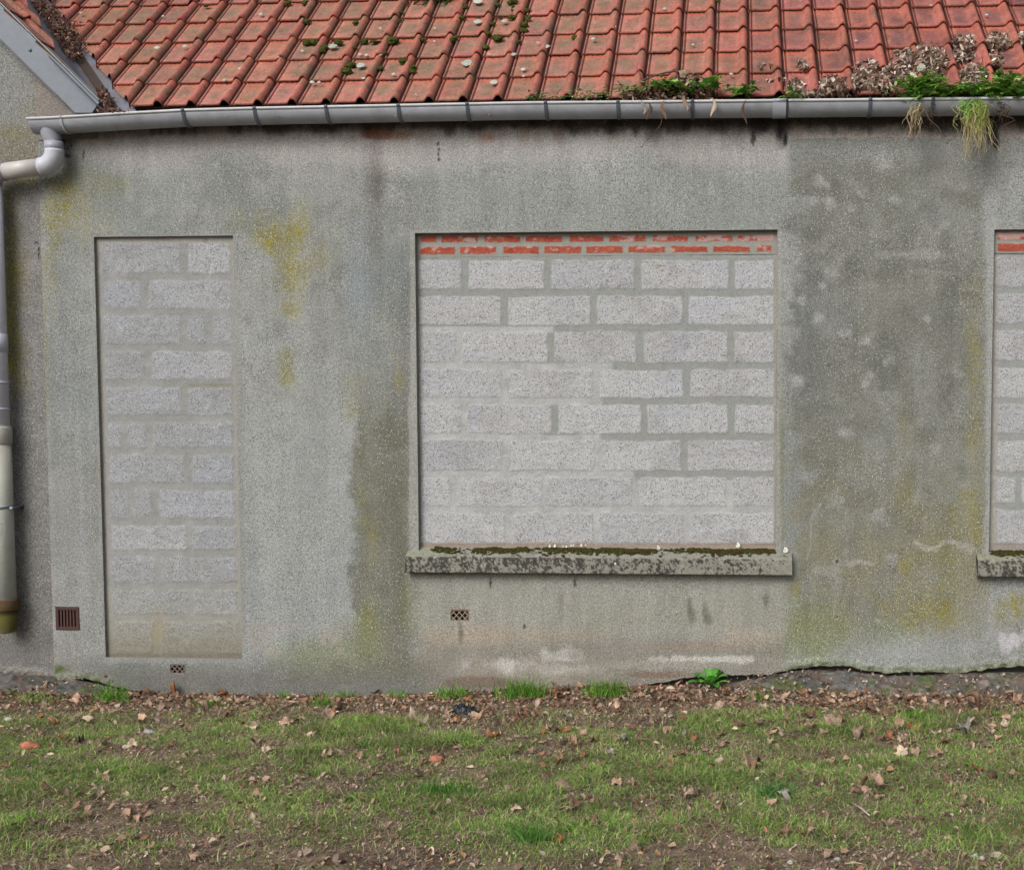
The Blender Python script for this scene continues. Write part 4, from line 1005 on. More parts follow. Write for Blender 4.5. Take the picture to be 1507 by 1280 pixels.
# ------------------------------------------------------------------ rubble footing
def footing(name, x0, x1, ztop, seed, root):
    xs = np.arange(x0, x1, .012); ts = np.linspace(0, 1, 34); X, T = np.meshgrid(xs, ts)
    wd = .17 + .03 * fbm(xs * 2, xs * 0, seed, 2)[None]
    Yv = .03 - wd * ss(0, .9, T) - .03 * T; Zt = ztop(xs)[None] - .005
    zbm = gz(X, Yv) - .03
    Zv = Zt + (zbm - Zt) * T ** 1.25
    cx = 4.2; gxx = X * cx + .75 * fbm(X * 6, T * 3, seed + 1, 3); gyy = T * 2.6 + .75 * fbm(X * 5, T * 4, seed + 2, 3)
    ix, iy = np.floor(gxx), np.floor(gyy); d1 = np.full(X.shape, 9.); d2 = np.full(X.shape, 9.); cell = np.zeros(X.shape)
    for a in (-1, 0, 1):
        for b_ in (-1, 0, 1):
            jx, jy = ix + a, iy + b_; fx = jx + .15 + .7 * _hash(jx, jy, seed); fy = jy + .15 + .7 * _hash(jx, jy, seed + 5)
            d = np.hypot(gxx - fx, gyy - fy); new = d < d1; d2 = np.where(new, d1, np.minimum(d2, d)); cell = np.where(new, _hash(jx, jy, seed + 9), cell); d1 = np.where(new, d, d1)
    stn = ss(.0, .30, d2 - d1); n3 = fbm(X * 50, T * 20, seed + 3, 3); n2 = fbm(X * 14, T * 7, seed + 4, 4)
    bump_ = .024 * stn * (1 - T * .2) + .014 * n3 + .026 * n2
    Yv = Yv - bump_ * .8; Zv = Zv + bump_ * .55 * ss(0, .2, T)
    c = np.broadcast_to(lin((96, 96, 94)), X.shape + (3,)).copy(); c = c * (.55 + .65 * cell)[..., None]
    c = mixc(c, lin((98, 82, 72)), (1 - stn) * .8); c = mixc(c, lin((104, 88, 78)), ss(-.1, .3, fbm(X * 4, T * 3, seed + 7, 3) + T * .5 - .35) * .6); c = mixc(c, lin((96, 86, 78)), ss(.1, .5, n3) * .5)
    c = mixc(c, lin((136, 132, 128)), ss(.25, .55, n2) * .5)
    c = mixc(c, lin((76, 88, 46)), ss(.12, .4, fbm(X * 9, T * 5, seed + 8, 3)) * .7)
    m, n = X.shape; idx = np.arange(m * n).reshape(m, n); q = np.stack([idx[:-1, :-1], idx[1:, :-1], idx[1:, 1:], idx[:-1, 1:]], -1).reshape(-1, 4)
    return mesh_np(name, np.stack([X, Yv, Zv], -1).reshape(-1, 3), [q], M['stone'], c.reshape(-1, 3), None, True, root)
footing('stone_footing', -.4, 4.6, lambda x: np.interp(x, [-.4, .0, .2, .35, .5, .7, .9, 1.1, 1.3, 5], [-.03, .01, .05, .085, .10, .085, .065, .07, .09, .09]), 201, house)
footing('stone_footing', -8.5, -3.62, lambda x: np.interp(x, [-8.5, -4.3, -4.0, -3.75, -3.62], [.012, .015, -.02, -.07, -.12]), 211, nb)
# ------------------------------------------------------------------ moss and lichen on roof and sill
def roof_pt(px, py, off=.012): return PR(px, py, off / cos(ANG))
def mossball(loc, r, nrm=(0, 0, 1), squash=.7, seed=0, stretch=1.0):
    rng = np.random.default_rng(seed); nu, nv = 14, 8; V = []
    for j in range(nv + 1):
        th = pi * .62 * j / nv
        for i in range(nu):
            ph = 2 * pi * i / nu; rr = r * (1 + .22 * rng.normal() * (j > 0))
            V.append((rr * sin(th) * cos(ph) * stretch, rr * sin(th) * sin(ph), rr * cos(th) * squash))
    V = np.array(V); V[:nu] = V[:nu].mean(0)
    R = np.array(Vector(nrm).to_track_quat('Z', 'Y').to_matrix()); V = V @ R.T + np.array(loc)
    fs = [(j * nu + i, (j + 1) * nu + i, (j + 1) * nu + (i + 1) % nu, j * nu + (i + 1) % nu) for j in range(nv) for i in range(nu)]
    c = lin((68, 72, 34)) * rng.uniform(.55, 1.25, (len(V), 1)); return V, fs, c
RN = (0, -sin(ANG), cos(ANG))
MOSS = [(424, 5, 5), (448, 5, 5), (449.6, 32, 5), (453.5, 63, 6), (464, 62.5, 6.5), (475.6, 70, 5.5), (473.5, 76.5, 5), (499.5, 63, 6), (523.5, 33, 4), (535, 61.6, 5.5), (548, 61.6, 4), (523, 71, 3.5), (580, 60.6, 7.5),
        (566, 79, 4), (595, 90.3, 6.5), (515, 96, 5.5), (511.5, 105.5, 7.5), (558.5, 101, 4.5), (608, 99.6, 5), (606, 105.5, 4.5), (590, 18.6, 3.5), (685, 9, 4), (733, 57, 7), (720, 50, 4), (713, 70, 5), (724, 36, 4), (753, 3, 5),
        (754, 26, 5), (772, 37, 5), (776, 16, 4.5), (731, 8, 4), (681, 26, 4), (622, 58, 4), (669, 56, 4), (846, 56, 5), (776, 28, 4), (770, 45, 5), (1057, 1, 3.5), (304, 9, 3.5), (664, 60, 4), (684, 12, 4), (764, 62, 3.5)]
for i, (a, b, r) in enumerate(MOSS):
    mb = MB()
    for j in range(3):
        p = roof_pt(a + RNG.normal(0, r * .35), b + RNG.normal(0, r * .12), .018)
        V, fs, c = mossball(p, r / 285 * (.8 if j else 1), RN, .75, 300 + i * 5 + j, 1.25); mb.add(V, [fs], c * 1.25)
    o = mb.build('moss_clump', M['moss'])
    tag(o, 'small dark green moss cushion at a tile joint on the red roof', 'moss', 'moss cushions on the red roof')
mb = MB()                                            # moss threads filling joints right of the middle
for (x0, y0, x1, y1) in ((776, 0, 768, 46), (757, 0, 752, 24), (732, 4, 712, 72), (690, 0, 668, 58), (600, 4, 584, 40), (700, 26, 760, 28), (550, 62, 560, 62)):
    for t in np.linspace(0, 1, 16):
        if RNG.random() < .65:
            p = roof_pt(x0 + (x1 - x0) * t + RNG.normal(0, .8), y0 + (y1 - y0) * t, .008); V, fs, c = mossball(p, RNG.uniform(.004, .008), RN, .8, RNG.integers(1e6), 1.2); mb.add(V, [fs], c)
tag(mb.build('joint_moss', M['moss'], roof), kind='stuff')
LICH = [(119, 19, 3), (231, 70, 5), (272, 68, 4), (384, 21, 4), (489, 68, 7), (530, 80, 3), (539, 81, 3), (531, 96, 7), (579, 109, 3.5), (459, 121, 4), (469.5, 121, 3), (535, 115.5, 3), (639, 61, 2.5), (687.6, 93, 9), (703.5, 32, 7),
        (703.5, 2, 8), (742, 31, 5), (727, 121, 6), (756, 80, 4.5), (770, 102, 4), (720, 80, 2.5), (612, 139, 2), (804.6, 68.5, 5), (770.6, 112, 2.5), (792, 63, 3), (873, 57, 4), (978, 13, 3), (1076, 109, 3), (1452, 22, 3), (1370, 8, 2.5),
        (330, 118, 3), (353, 101, 3), (240, 24, 2.5), (560, 42, 2.5), (640, 42, 2), (905, 40, 2.5), (1020, 66, 2.5), (990, 100, 2), (1260, 60, 2.5), (410, 84, 2.5), (445, 75, 2.5), (560, 81, 2.5)]
mb = MB()
for a, b, r in LICH:
    p = roof_pt(a, b, .0275 if r > 3 else .0265); R = np.array(Vector(RN).to_track_quat('Z', 'Y').to_matrix()); k = 16
    rr = r / 250 * RNG.uniform(.75, 1.1, k); t = np.arange(k) * 2 * pi / k
    L = np.stack([rr * np.cos(t), rr * np.sin(t) * 1.05, 0 * t], -1); V = np.concatenate([[[0, 0, .003]], L * .7 + [0, 0, .003], L])
    # lay it over the pan, following its tilt
    V = V @ R.T + p + np.array(RN) * 0
    fs = [(0, 1 + i, 1 + (i + 1) % k) for i in range(k)]; f4 = [(1 + i, 1 + k + i, 1 + k + (i + 1) % k, 1 + (i + 1) % k) for i in range(k)]
    mb = MB(); mb.add(V, [fs, f4], lin((168, 176, 166)) * RNG.uniform(.75, 1.0)); mb.build('lichen_spot', M['sill'], roof)
def sill_moss(xa, xb, n, seed, root):
    mb = MB(); rng = np.random.default_rng(seed)
    for _ in range(n):
        x = rng.uniform(xa, xb); u = (x - xa) / (xb - xa)
        d = vn(x * 7, 0, seed) ; dens = ss(.2, .6, d + .25 * ss(0, .35, u))
        if rng.random() > dens: continue
        y = .038 - abs(rng.normal(0, .024)) - .018 * vn(x * 12, 3, seed); z = zst + .048 * (y + .056) / .096
        V, fs, c = mossball((x, y, z), rng.uniform(.005, .010), (0, 0, 1), .8, rng.integers(1e6), 1.3)
        c = c * (1.0 if rng.random() < .55 else 0) + (0 if c.max() else 0) if False else (c if rng.random() < .6 else lin((70, 54, 38)) * rng.uniform(.6, 1.2, (len(V), 1)))
        mb.add(V, [fs], c)
    return tag(mb.build('moss', M['moss'], root), kind='stuff')
sill_moss(WIN[0] + .06, WIN[1] - .0, 1700, 11, s1); sill_moss(WIN2[0] + .02, WIN2[1] - .1, 1500, 14, s2)
def snail(name, loc, r, label, group=None, axis_=(0, -1, .25)):
    mb = MB(); pts = []; rad = []
    R = np.array(Vector(axis_).to_track_quat('Z', 'Y').to_matrix())
    for t in np.linspace(0, 4.6 * pi, 60):
        q_ = r * .72 * math.exp(-.14 * (4.6 * pi - t)) ; pts.append(np.array([q_ * cos(t), q_ * sin(t), -q_ * .25]) ); rad.append(max(.0006, q_ * .46))
    pts = np.array(pts) @ R.T + np.array(loc)
    cols = np.array([lin((206, 206, 196)) * (.8 + .25 * (i / 60)) for i in range(60)])
    mb.tube(pts, rad, 10, cols); o = mb.build(name, M['shell']); return tag(o, label, 'snail shell', group)
for i, (a, b, r) in enumerate(((808.5, 804, .0105), (816, 803.5, .012), (828.5, 804, .007), (833, 804.5, .009), (840, 803, .008), (843.5, 802.5, .007), (855, 802.5, .011), (861.5, 802, .006))):
    snail('snail_shell', tuple(P(a, b, .012)), r, 'tiny bleached snail shell in the row on the mossy back of the window sill', 'tiny bleached snail shells on the mossy sill')
snail('snail_shell', tuple(P(969, 806, .0)), .015, 'bleached snail shell tilted on the moss right of the middle of the sill', axis_=(.6, -1, .6))
snail('snail_shell', tuple(P(1085.5, 803, .01)), .020, 'large white snail shell on the sill moss under the rightmost blocks')
snail('snail_shell', tuple(P(1155.5, 810, -.005)), .022, 'largest white snail shell, on the bare right end of the sill')
snail('snail_shell', tuple(P(905, 829.5, -.066)), .009, 'small white snail shell stuck to the front face of the sill')

# ------------------------------------------------------------------ leaves and weeds in gutter and on roof
DRY = [(152, 134, 120), (176, 160, 146), (122, 102, 90), (192, 178, 164), (96, 80, 70), (160, 138, 122), (204, 192, 180), (130, 100, 82)]
RED = [(118, 86, 74), (140, 108, 94), (92, 66, 58), (162, 138, 126), (80, 66, 60), (122, 92, 78)]
def pile_roof(polys, n, size, pal, label, name='leaf_pile', off=(.012, .05)):
    mb = MB(); k = 0; pts = []
    for (cx_, cy_, rx, ry, wgt) in polys:
        m = int(n * wgt)
        m = int(m * 2.2); a, b = RNG.uniform(-1.25, 1.25, m), RNG.uniform(-1.25, 1.25, m); ok = (a * a + b * b + .8 * fbm(a * 2 + cx_, b * 2, 17, 3)) < 1.15; a, b = a[ok], b[ok]
        for u, v in zip(a, b):
            h = RNG.uniform(*off) * (1.1 - min(1, u * u + v * v)); pts.append(PR(cx_ + u * rx, cy_ + v * ry, h / cos(ANG)))
    pts = np.array(pts); bits(len(pts), pts[:, 0], pts[:, 1], pts[:, 2], RNG.uniform(size * .55, size * 1.7, len(pts)), pal, mb, .8, .25, (.25, .6))
    return tag(mb.build(name, M['leaf'], None, False), label, 'leaf pile', kind='stuff')
pile_roof([(1357, 92, 42, 24, .4), (1330, 110, 44, 16, .25), (1360, 84, 30, 14, .2), (1384, 92, 16, 10, .12), (1376, 107, 12, 6, .06)], 1100, .036, DRY, 'largest heap of curled dry leaves, spread over the roof tiles behind the dandelion clock')
pile_roof([(1282, 112, 26, 24, .6), (1262, 122, 14, 12, .2), (1300, 128, 14, 8, .2)], 480, .036, DRY, 'heap of dry leaves on the tiles left of the dandelion clock')
pile_roof([(1420, 65, 18, 10, .5), (1418, 84, 16, 8, .3), (1436, 108, 20, 14, .4), (1432, 122, 18, 8, .2)], 520, .032, DRY, 'dry leaves trapped along one tile channel above the right-hand weeds')
pile_roof([(1471, 62, 20, 12, .7), (1466, 90, 14, 9, .3), (1503, 58, 6, 10, .2), (1480, 116, 24, 6, .15)], 420, .032, DRY, 'topmost patch of dry leaves near the right edge of the roof')
pile_roof([(1228, 126, 22, 13, .6), (1210, 136, 20, 7, .3), (1240, 130, 14, 10, .2)], 330, .036, DRY, 'dry leaves heaped on the bottom tile right of the gutter joint')
pile_roof([(1184, 97, 11, 8, .6), (1172, 128, 14, 9, .6), (1180, 138, 20, 5, .5), (1130, 100, 16, 6, .1), (1150, 118, 20, 3, .1)], 190, .028, DRY, 'few dry leaf scraps on the tiles above the gutter joint')
def pile_valley(pts2, n, label):
    mb = MB(); pts = []
    for (a, b, rx, ry, wgt) in pts2:
        for _ in range(int(n * wgt)):
            u, v = RNG.normal(0, .45, 2)
            pts.append(PR(a + u * rx, b + v * ry, RNG.uniform(-.0, .05)))
    pts = np.array(pts); bits(len(pts), pts[:, 0], pts[:, 1], pts[:, 2], RNG.uniform(.014, .04, len(pts)), RED, mb, .9, .3, (.2, .5))
    return tag(mb.build('leaf_pile', M['leaf'], None, False), label, 'leaf pile', kind='stuff')
pile_valley([(70, 20, 20, 14, .3), (87, 42, 22, 16, .45), (102, 62, 22, 17, .45), (106, 76, 16, 9, .2), (56, 8, 18, 10, .2)], 1300, 'long drift of brown leaves lying in the zinc valley above the bargeboard')
pile_valley([(150, 141, 12, 8, .35), (158, 152, 10, 9, .35), (162, 164, 20, 4, .3), (170, 166, 18, 3, .2)], 420, 'small plug of reddish leaves where the valley meets the gutter')

# soil and leaves lying in the gutter
def gutter_litter(xa, xb, n, zoff, label, pal=DRY, size=.03):
    mb = MB(); xs_ = RNG.uniform(xa, xb, n); y_ = GY + RNG.uniform(-.055, .05, n); z_ = gzt(xs_) - zoff + RNG.uniform(-.02, .015, n)
    bits(n, xs_, y_, z_, RNG.uniform(size * .5, size * 1.3, n), pal, mb, .6, .25, (.3, .7))
    return tag(mb.build('gutter_leaves', M['leaf'], None, False), label, 'leaf litter', kind='stuff')
gutter_litter(-1.15, 5.0, 2600, .0, 'brown rotting leaves filling the right half of the gutter')
gutter_litter(-3.9, -1.15, 420, .03, 'sparse leaf scraps lying in the left half of the gutter')

def ribbon(mb, pts, wd, col, side=None):
    pts = np.array(pts, float); n = len(pts); t = np.gradient(pts, axis=0); t /= np.linalg.norm(t, axis=1)[:, None] + 1e-9
    sd = np.array(side if side is not None else RNG.normal(0, 1, 3)); s_ = np.cross(t, sd); s_ /= np.linalg.norm(s_, axis=1)[:, None] + 1e-9
    w_ = np.broadcast_to(np.asarray(wd, float), (n,))[:, None] / 2
    V = np.stack([pts - s_ * w_, pts + s_ * w_], 1).reshape(-1, 3)
    mb.add(V, [[(2 * i, 2 * i + 1, 2 * i + 3, 2 * i + 2) for i in range(n - 1)]], col)
LW = np.array([.25, .7, 1, .85, .5, .05])
def weed_leaves(mb, c, n, spread, length, pal, up=.5, wd=.35, lobes=True):
    for _ in range(n):
        a = RNG.uniform(0, 2 * pi); L_ = length * RNG.uniform(.6, 1.3); d = np.array([cos(a), sin(a) * .6, RNG.uniform(-.3, 1.6) * up]); d /= np.linalg.norm(d)
        s0 = np.array(c) + np.array([RNG.normal(0, spread[0]), RNG.normal(0, spread[1]), RNG.normal(0, spread[2])])
        pts = [s0 + d * L_ * t + np.array([0, 0, -.5 * L_ * t * t]) for t in np.linspace(0, 1, 6)]
        col = pick(pal, 1, .45)[0]
        side = np.cross(d, [0, 0, 1]) + RNG.normal(0, .2, 3); sd = np.cross(d, side)
        ribbon(mb, pts, L_ * wd * LW, col, sd)
        if lobes:
            for t in (1, 2, 3, 4):
                for sg in (-1, 1):
                    q_ = pts[t]; e_ = np.cross(d, sd); e_ /= np.linalg.norm(e_) + 1e-9; tip = q_ + sg * e_ * L_ * wd * RNG.uniform(.6, 1.0) + d * L_ * .1
                    ribbon(mb, [q_, (q_ + tip) / 2, tip], [L_ * wd * .35, L_ * wd * .4, L_ * .02], col, sd)
GREEN = [(110, 160, 62), (128, 176, 72), (84, 132, 52), (146, 190, 88), (112, 160, 74), (150, 178, 92)]
def gutter_weed(px, py, nx, n, length, label, pal=GREEN, zs_=.018, extra=None):
    mb = MB(); p = P(px, py - 5, GY - .03); n = int(n * 1.3)
    weed_leaves(mb, p, n, (nx / 255, .045, zs_), length, pal)
    if extra: extra(mb)
    return tag(mb.build('gutter_weed', M['green'], None, False), label, 'weed')
gutter_weed(1362, 138, 17, 420, .05, 'dense bright green weed in the gutter under the dandelion clock', zs_=.034)
gutter_weed(1425, 137, 12, 130, .045, 'low green weed in the gutter above the hanging straw grass', zs_=.012)
gutter_weed(1480, 136, 22, 300, .055, 'broad bright green weed at the right edge spilling over the gutter', zs_=.036)
gutter_weed(978, 132, 13, 90, .045, 'tufted green weed left of the bent dark twig in the gutter', zs_=.016)
gutter_weed(1018, 136, 14, 60, .04, 'dark green weed among brown leaves in the middle of the gutter clump', zs_=.014)
gutter_weed(1045, 128, 8, 60, .045, 'pale green weed against the right end of the bent twig', zs_=.014)
gutter_weed(1098, 138, 11, 60, .045, 'small drooping green weed hanging over the gutter rim by a dry leaf', zs_=.012)
gutter_weed(925, 136, 14, 40, .035, 'small weed with yellowish leaves at the left of the gutter clump', zs_=.01)
gutter_weed(870, 145, 18, 80, .026, 'low pale green creeping weed along the gutter rim right of a bracket', [(150, 184, 120), (164, 192, 136), (130, 172, 96), (112, 160, 76)], zs_=.009)
gutter_weed(812, 146, 16, 50, .024, 'leftmost low pale creeping weed on the gutter rim', [(150, 184, 120), (164, 192, 136), (130, 172, 96)], zs_=.009)
gutter_weed(1164, 146, 6, 24, .04, 'thin green weed trailing over the gutter beside the joint', zs_=.012)
gutter_weed(784, 149, 4, 12, .02, 'single tiny weed sprig on the gutter rim', zs_=.009)
p = PR(640, -4, .03); mb = MB(); weed_leaves(mb, p, 60, (.06, .03, .02), .075, [(40, 74, 32), (56, 96, 44), (96, 124, 70), (34, 60, 30)], .5, .45, False)
tag(mb.build('roof_weed', M['green'], None, False), 'dark leafy weed growing between the roof tiles at the top edge of the photo', 'weed')

def hang(mb, p, L_, n, spread, wd, pal, sag=.1, fan=.25):
    for _ in range(n):
        s0 = np.array(p) + np.array([RNG.normal(0, spread), RNG.normal(0, .012), RNG.normal(0, .008)]); dx = RNG.normal(0, fan); ll = L_ * RNG.uniform(.4, 1.1)
        k1, k2 = RNG.normal(0, .012, 2); pts = [s0 + np.array([dx * ll * t + k1 * sin(6 * t) + k2 * sin(11 * t), -.02 - .02 * t, -ll * t ** 1.1]) for t in np.linspace(0, 1, 9)]
        ribbon(mb, pts, np.linspace(wd, wd * .5, 9), pick(pal, 1, .2)[0])
STRAW = [(176, 158, 122), (196, 182, 140), (150, 132, 100), (160, 150, 96), (206, 196, 160)]
mb = MB(); hang(mb, P(1432, 160, GY - .08), .27, 110, .034, .0035, STRAW, fan=.16); hang(mb, P(1434, 155, GY - .08), .16, 90, .034, .0045, [(120, 140, 62), (140, 156, 84), (166, 168, 100)], fan=.15)
for q_ in ((1428, 150), (1440, 150), (1418, 152)): hang(mb, P(*q_, GY - .08), .12, 14, .01, .005, GREEN, fan=.2)
tag(mb.build('hanging_grass', M['grass'], None, False), 'long tuft of straw-coloured grass hanging from the gutter', 'grass tuft')
mb = MB(); hang(mb, P(1350, 158, GY - .08), .17, 34, .02, .004, [(150, 130, 104), (170, 152, 122), (128, 106, 84), (186, 172, 140)], fan=.28); hang(mb, P(1344, 158, GY - .08), .26, 5, .02, .003, STRAW, fan=.05)
tag(mb.build('hanging_roots', M['grass'], None, False), 'tangle of pale dry roots hanging below the weed under the dandelion clock', 'roots')
mb = MB(); hang(mb, P(1475, 158, GY - .08), .12, 12, .03, .006, [(84, 66, 56), (110, 88, 76), (66, 52, 46)], fan=.08)
tag(mb.build('hanging_roots', M['leaf'], None, False), 'dark dead stalks hanging over the gutter near the right edge', 'roots')
mb = MB(); hang(mb, P(1370, 158, GY - .08), .11, 6, .01, .005, [(84, 66, 56), (70, 56, 50)], fan=.1)
tag(mb.build('hanging_roots', M['leaf'], None, False), 'thin dark dead stem hanging right of the pale roots', 'roots')
mb = MB(); m_ = 900; t_ = RNG.random(m_); a_ = 918 + 128 * t_; hgt_ = np.interp(a_, [918, 945, 975, 1000, 1020, 1046], [8, 20, 26, 34, 42, 18])
pts = np.array([P(a, 150 - RNG.random() * h_, GY + RNG.uniform(-.05, .05)) for a, h_ in zip(a_, hgt_)]); bits(m_, pts[:, 0], pts[:, 1], pts[:, 2], RNG.uniform(.02, .06, m_), [(110, 84, 68), (150, 128, 112), (84, 66, 56), (176, 154, 138), (128, 98, 78), (66, 52, 46)], mb, .8, .25, (.3, .6))
tag(mb.build('leaf_pile', M['leaf'], None, False), 'mound of brown dead leaves in the gutter under the arched twig', 'leaf pile', kind='stuff')
# dry leaves caught in the clump, drooping leaves, twig
mb = MB(); mb.tube([PR(a, b, o_) for a, b, o_ in ((940, 122, .03), (950, 117, .05), (965, 111, .06), (980, 107, .07), (993, 105, .08), (1005, 108, .07), (1018, 112, .06), (1032, 114, .05), (1042, 120, .03))], [.006, .006, .005, .005, .006, .005, .005, .004, .003], 7, lin((70, 60, 58)))
mb.tube([PR(a, b, .07) for a, b in ((1008, 107), (1000, 112), (990, 116), (982, 120))], .004, 6, lin((84, 74, 70)))
mb.tube([PR(a, b, o_) for a, b, o_ in ((948, 120, .05), (941, 108, .07), (937, 100, .08))], [.004, .003, .002], 6, lin((120, 64, 48)))
mb.tube([PR(a, b, .04) for a, b in ((916, 128), (912, 122), (909, 119))], .003, 6, lin((90, 66, 54)))
tag(mb.build('twig', M['plain']), 'arched dark twig lying over the leaf clump in the gutter', 'twig')

def lobed_leaf(size, curl, seed, lobes=5, asp=1.0):
    rng = np.random.default_rng(seed); k = 40; t = np.arange(k) * 2 * pi / k
    r = (.66 + .22 * np.abs(np.cos(lobes * t / 2 + .1)) ** 1.2) * (1 + .22 * fbm(np.cos(t) * 1.5 + seed, np.sin(t) * 1.5, seed, 2)) + .045 * rng.normal(size=k)
    r = r * (1 - .25 * (np.cos(t) < -.85))
    rings = []; cr1, cr2, ph = rng.normal(0, 1, 3); 
    for f in (.0, .3, .55, .8, 1.0):
        x, y = f * r * np.cos(t), f * r * np.sin(t) * asp
        z = curl * 1.05 * (x * x * (.8 + .3 * cr1) + .6 * y * y * cr2) + .14 * np.sin(5 * x + ph) * f + .16 * np.sin(7 * y + ph) * f + (.05 * rng.normal(size=k) + .12 * fbm(x * 4 + seed, y * 4, seed, 3)) * f
        z = z + .10 * np.abs(y) * abs(curl)
        rings.append(np.stack([x, y, z], -1))
    V = np.concatenate([rings[0][:1]] + rings[1:]); V *= size / 1.7
    fs3 = [(0, 1 + i, 1 + (i + 1) % k) for i in range(k)]; fs4 = []
    for j in range(3):
        a, b = 1 + j * k, 1 + (j + 1) * k; fs4 += [(a + i, b + i, b + (i + 1) % k, a + (i + 1) % k) for i in range(k)]
    return V, fs3, fs4
LEAFCOL = dict(t=(168, 140, 118), p=(180, 162, 142), b=(118, 92, 76), k=(150, 128, 110), o=(146, 98, 66), g=(136, 130, 124), d=(82, 64, 55), s=(172, 118, 98), y=(222, 170, 96))
def rotated(V, rx, ry, rz): return V @ np.array(Matrix.Rotation(rx, 3, 'X') @ Matrix.Rotation(ry, 3, 'Y') @ Matrix.Rotation(rz, 3, 'Z')).T
def leaf_obj(name, p, sz, colk, seed, label, group=None, cat='leaf', mat='leaf', stalk=True, tilt=.34):
    rng = np.random.default_rng(seed); V, f3, f4 = lobed_leaf(sz, rng.choice([-1, 1]) * rng.uniform(.4, 1.1), seed, int(rng.choice([3, 5, 5])), rng.uniform(.45, .9))
    V = rotated(V, rng.normal(0, tilt) + .15, rng.normal(0, tilt), rng.uniform(0, 6.28)); V[:, 2] -= V[:, 2].min() * .72
    base = lin(LEAFCOL[colk]); n_ = fbm(V[:, 0] * 60 + seed, V[:, 1] * 60, seed, 3)
    vein = np.abs(np.sin(np.arctan2(V[:, 1], V[:, 0]) * 4 + seed)) ** .5; c = base * rng.uniform(.8, 1.12) * ((1 + .6 * n_) * (.72 + .36 * vein) * (1 + .25 * fbm(V[:, 0] * 160, V[:, 1] * 160, seed, 2)))[:, None]
    mb = MB(); mb.add(V, [f3, f4], np.clip(c, 0, 1))
    if stalk and sz > .04:
        d = rng.uniform(0, 6.28); mb.tube([(0, 0, sz * .12), (cos(d) * sz * .4, sin(d) * sz * .4, sz * .12), (cos(d) * sz * .75, sin(d) * sz * .75, sz * .03)], .0011, 5, base * .7)
    o = mb.build(name, M[mat]); o.location = p; m_ = o.modifiers.new('thickness', 'SOLIDIFY'); m_.thickness = .0008
    return tag(o, label, cat, group)
for (a, b, r, ck, lab) in ((1010, 118, 22, 'k', 'large curled brown leaf under the arch of the twig on the gutter clump'), (1022, 127, 20, 'p', 'pale wrinkled leaf right of centre on the gutter clump'), (990, 124, 16, 'b', 'brown leaf left of the big curled one on the gutter clump'),
                           (930, 141, 14, 't', 'small tan leaf resting on the gutter rim left of the clump')):
    p = P(a, b, GY + .0); leaf_obj('dry_leaf', tuple(p - np.array([0, .03, .02])), r / 250 * 1.25, ck, int(a) + 3, lab, stalk=False, tilt=.6)
for (a, b, L_, ck, lab) in ((1009, 152, 22, 'k', 'pointed tan leaf hanging over the front of the gutter'), (947, 158, 20, 'g', 'narrow grey dead leaf hanging left on the gutter front'), (955, 164, 24, 'd', 'dark shrivelled leaf hanging beside the grey dead one'),
                            (977, 162, 26, 'b', 'brown withered leaf hanging below the middle of the clump'), (1096, 165, 34, 'd', 'long withered leaf hanging below the drooping weed'), (1049, 158, 26, 'p', 'pale curled stem end hanging right of the tan pointed leaf')):
    mb = MB(); p = P(a, b - L_ * .5, GY - GR - .02); k = np.linspace(0, 1, 7); q_ = [p + np.array([.012 * sin(5 * t + a), -.006, -L_ / 255 * t]) for t in k]
    ribbon(mb, q_, np.array([.004, .012, .022, .024, .018, .010, .002]) * (1 if L_ < 30 else .8), lin(LEAFCOL[ck]), (0.3, 1, .2)); ribbon(mb, [v + np.array([.004, .003, 0]) for v in q_], np.array([.003, .01, .016, .018, .014, .008, .002]), lin(LEAFCOL[ck]) * .8, (1, .3, .2))
    tag(mb.build('hanging_leaf', M['leaf'], None, False), lab, 'leaf')
mb = MB(); mb.tube([P(a, b, GY - GR - .01) for a, b in ((972, 172), (974, 178), (972, 184), (965, 194), (956, 204), (949, 210), (946, 216))], .0016, 5, lin((92, 62, 52))); mb.tube([P(946, 216, -.18), P(942, 217, -.18)], [.003, .002], 5, lin((40, 34, 32)))
tag(mb.build('dry_twig', M['plain']), 'single thin reddish stem hanging in front of the wall below the gutter', 'stem')
# dandelion clock
dcl = empty('dandelion_clock', tuple(P(1354, 134, GY))); tag(dcl, 'white dandelion seed head on a short stem in front of the dry leaves', 'dandelion')
top = P(1356, 101, GY - .01); mb = MB(); mb.tube([P(1354, 136, GY), P(1357, 120, GY - .01), top], .003, 7, lin((116, 110, 70))); part(mb.build('stem', M['green']), dcl)
mb = MB(); rng = np.random.default_rng(9)
for _ in range(420):
    d = rng.normal(0, 1, 3); d /= np.linalg.norm(d); r_ = .021 * rng.uniform(.9, 1.1); ribbon(mb, [top + d * .003, top + d * r_], .0006, lin((196, 192, 180)))
    for __ in range(3):
        e_ = np.cross(d, rng.normal(0, 1, 3)); e_ /= np.linalg.norm(e_); ribbon(mb, [top + d * r_ - e_ * .004, top + d * (r_ + .002), top + d * r_ + e_ * .004], .0016, lin((214, 212, 202)))
V, fs, c = mossball(tuple(top), .015, (0, 0, 1), 1, 5); mb.add(V, [fs], lin((190, 186, 172))); V2_ = V.copy(); V2_[:, 2] = 2 * top[2] - V2_[:, 2]; mb.add(V2_, [np.array(fs)[:, ::-1]], lin((190, 186, 172)))
part(mb.build('seed_head', M['shell'], None, False), dcl)
mb = MB(); mb.tube([P(1450, 125, GY), P(1448, 105, GY), P(1445, 84, GY)], .002, 6, lin((90, 58, 44))); tag(mb.build('dead_stalk', M['plain']), 'thin upright reddish stalk rising from the right-hand weeds', 'stem')

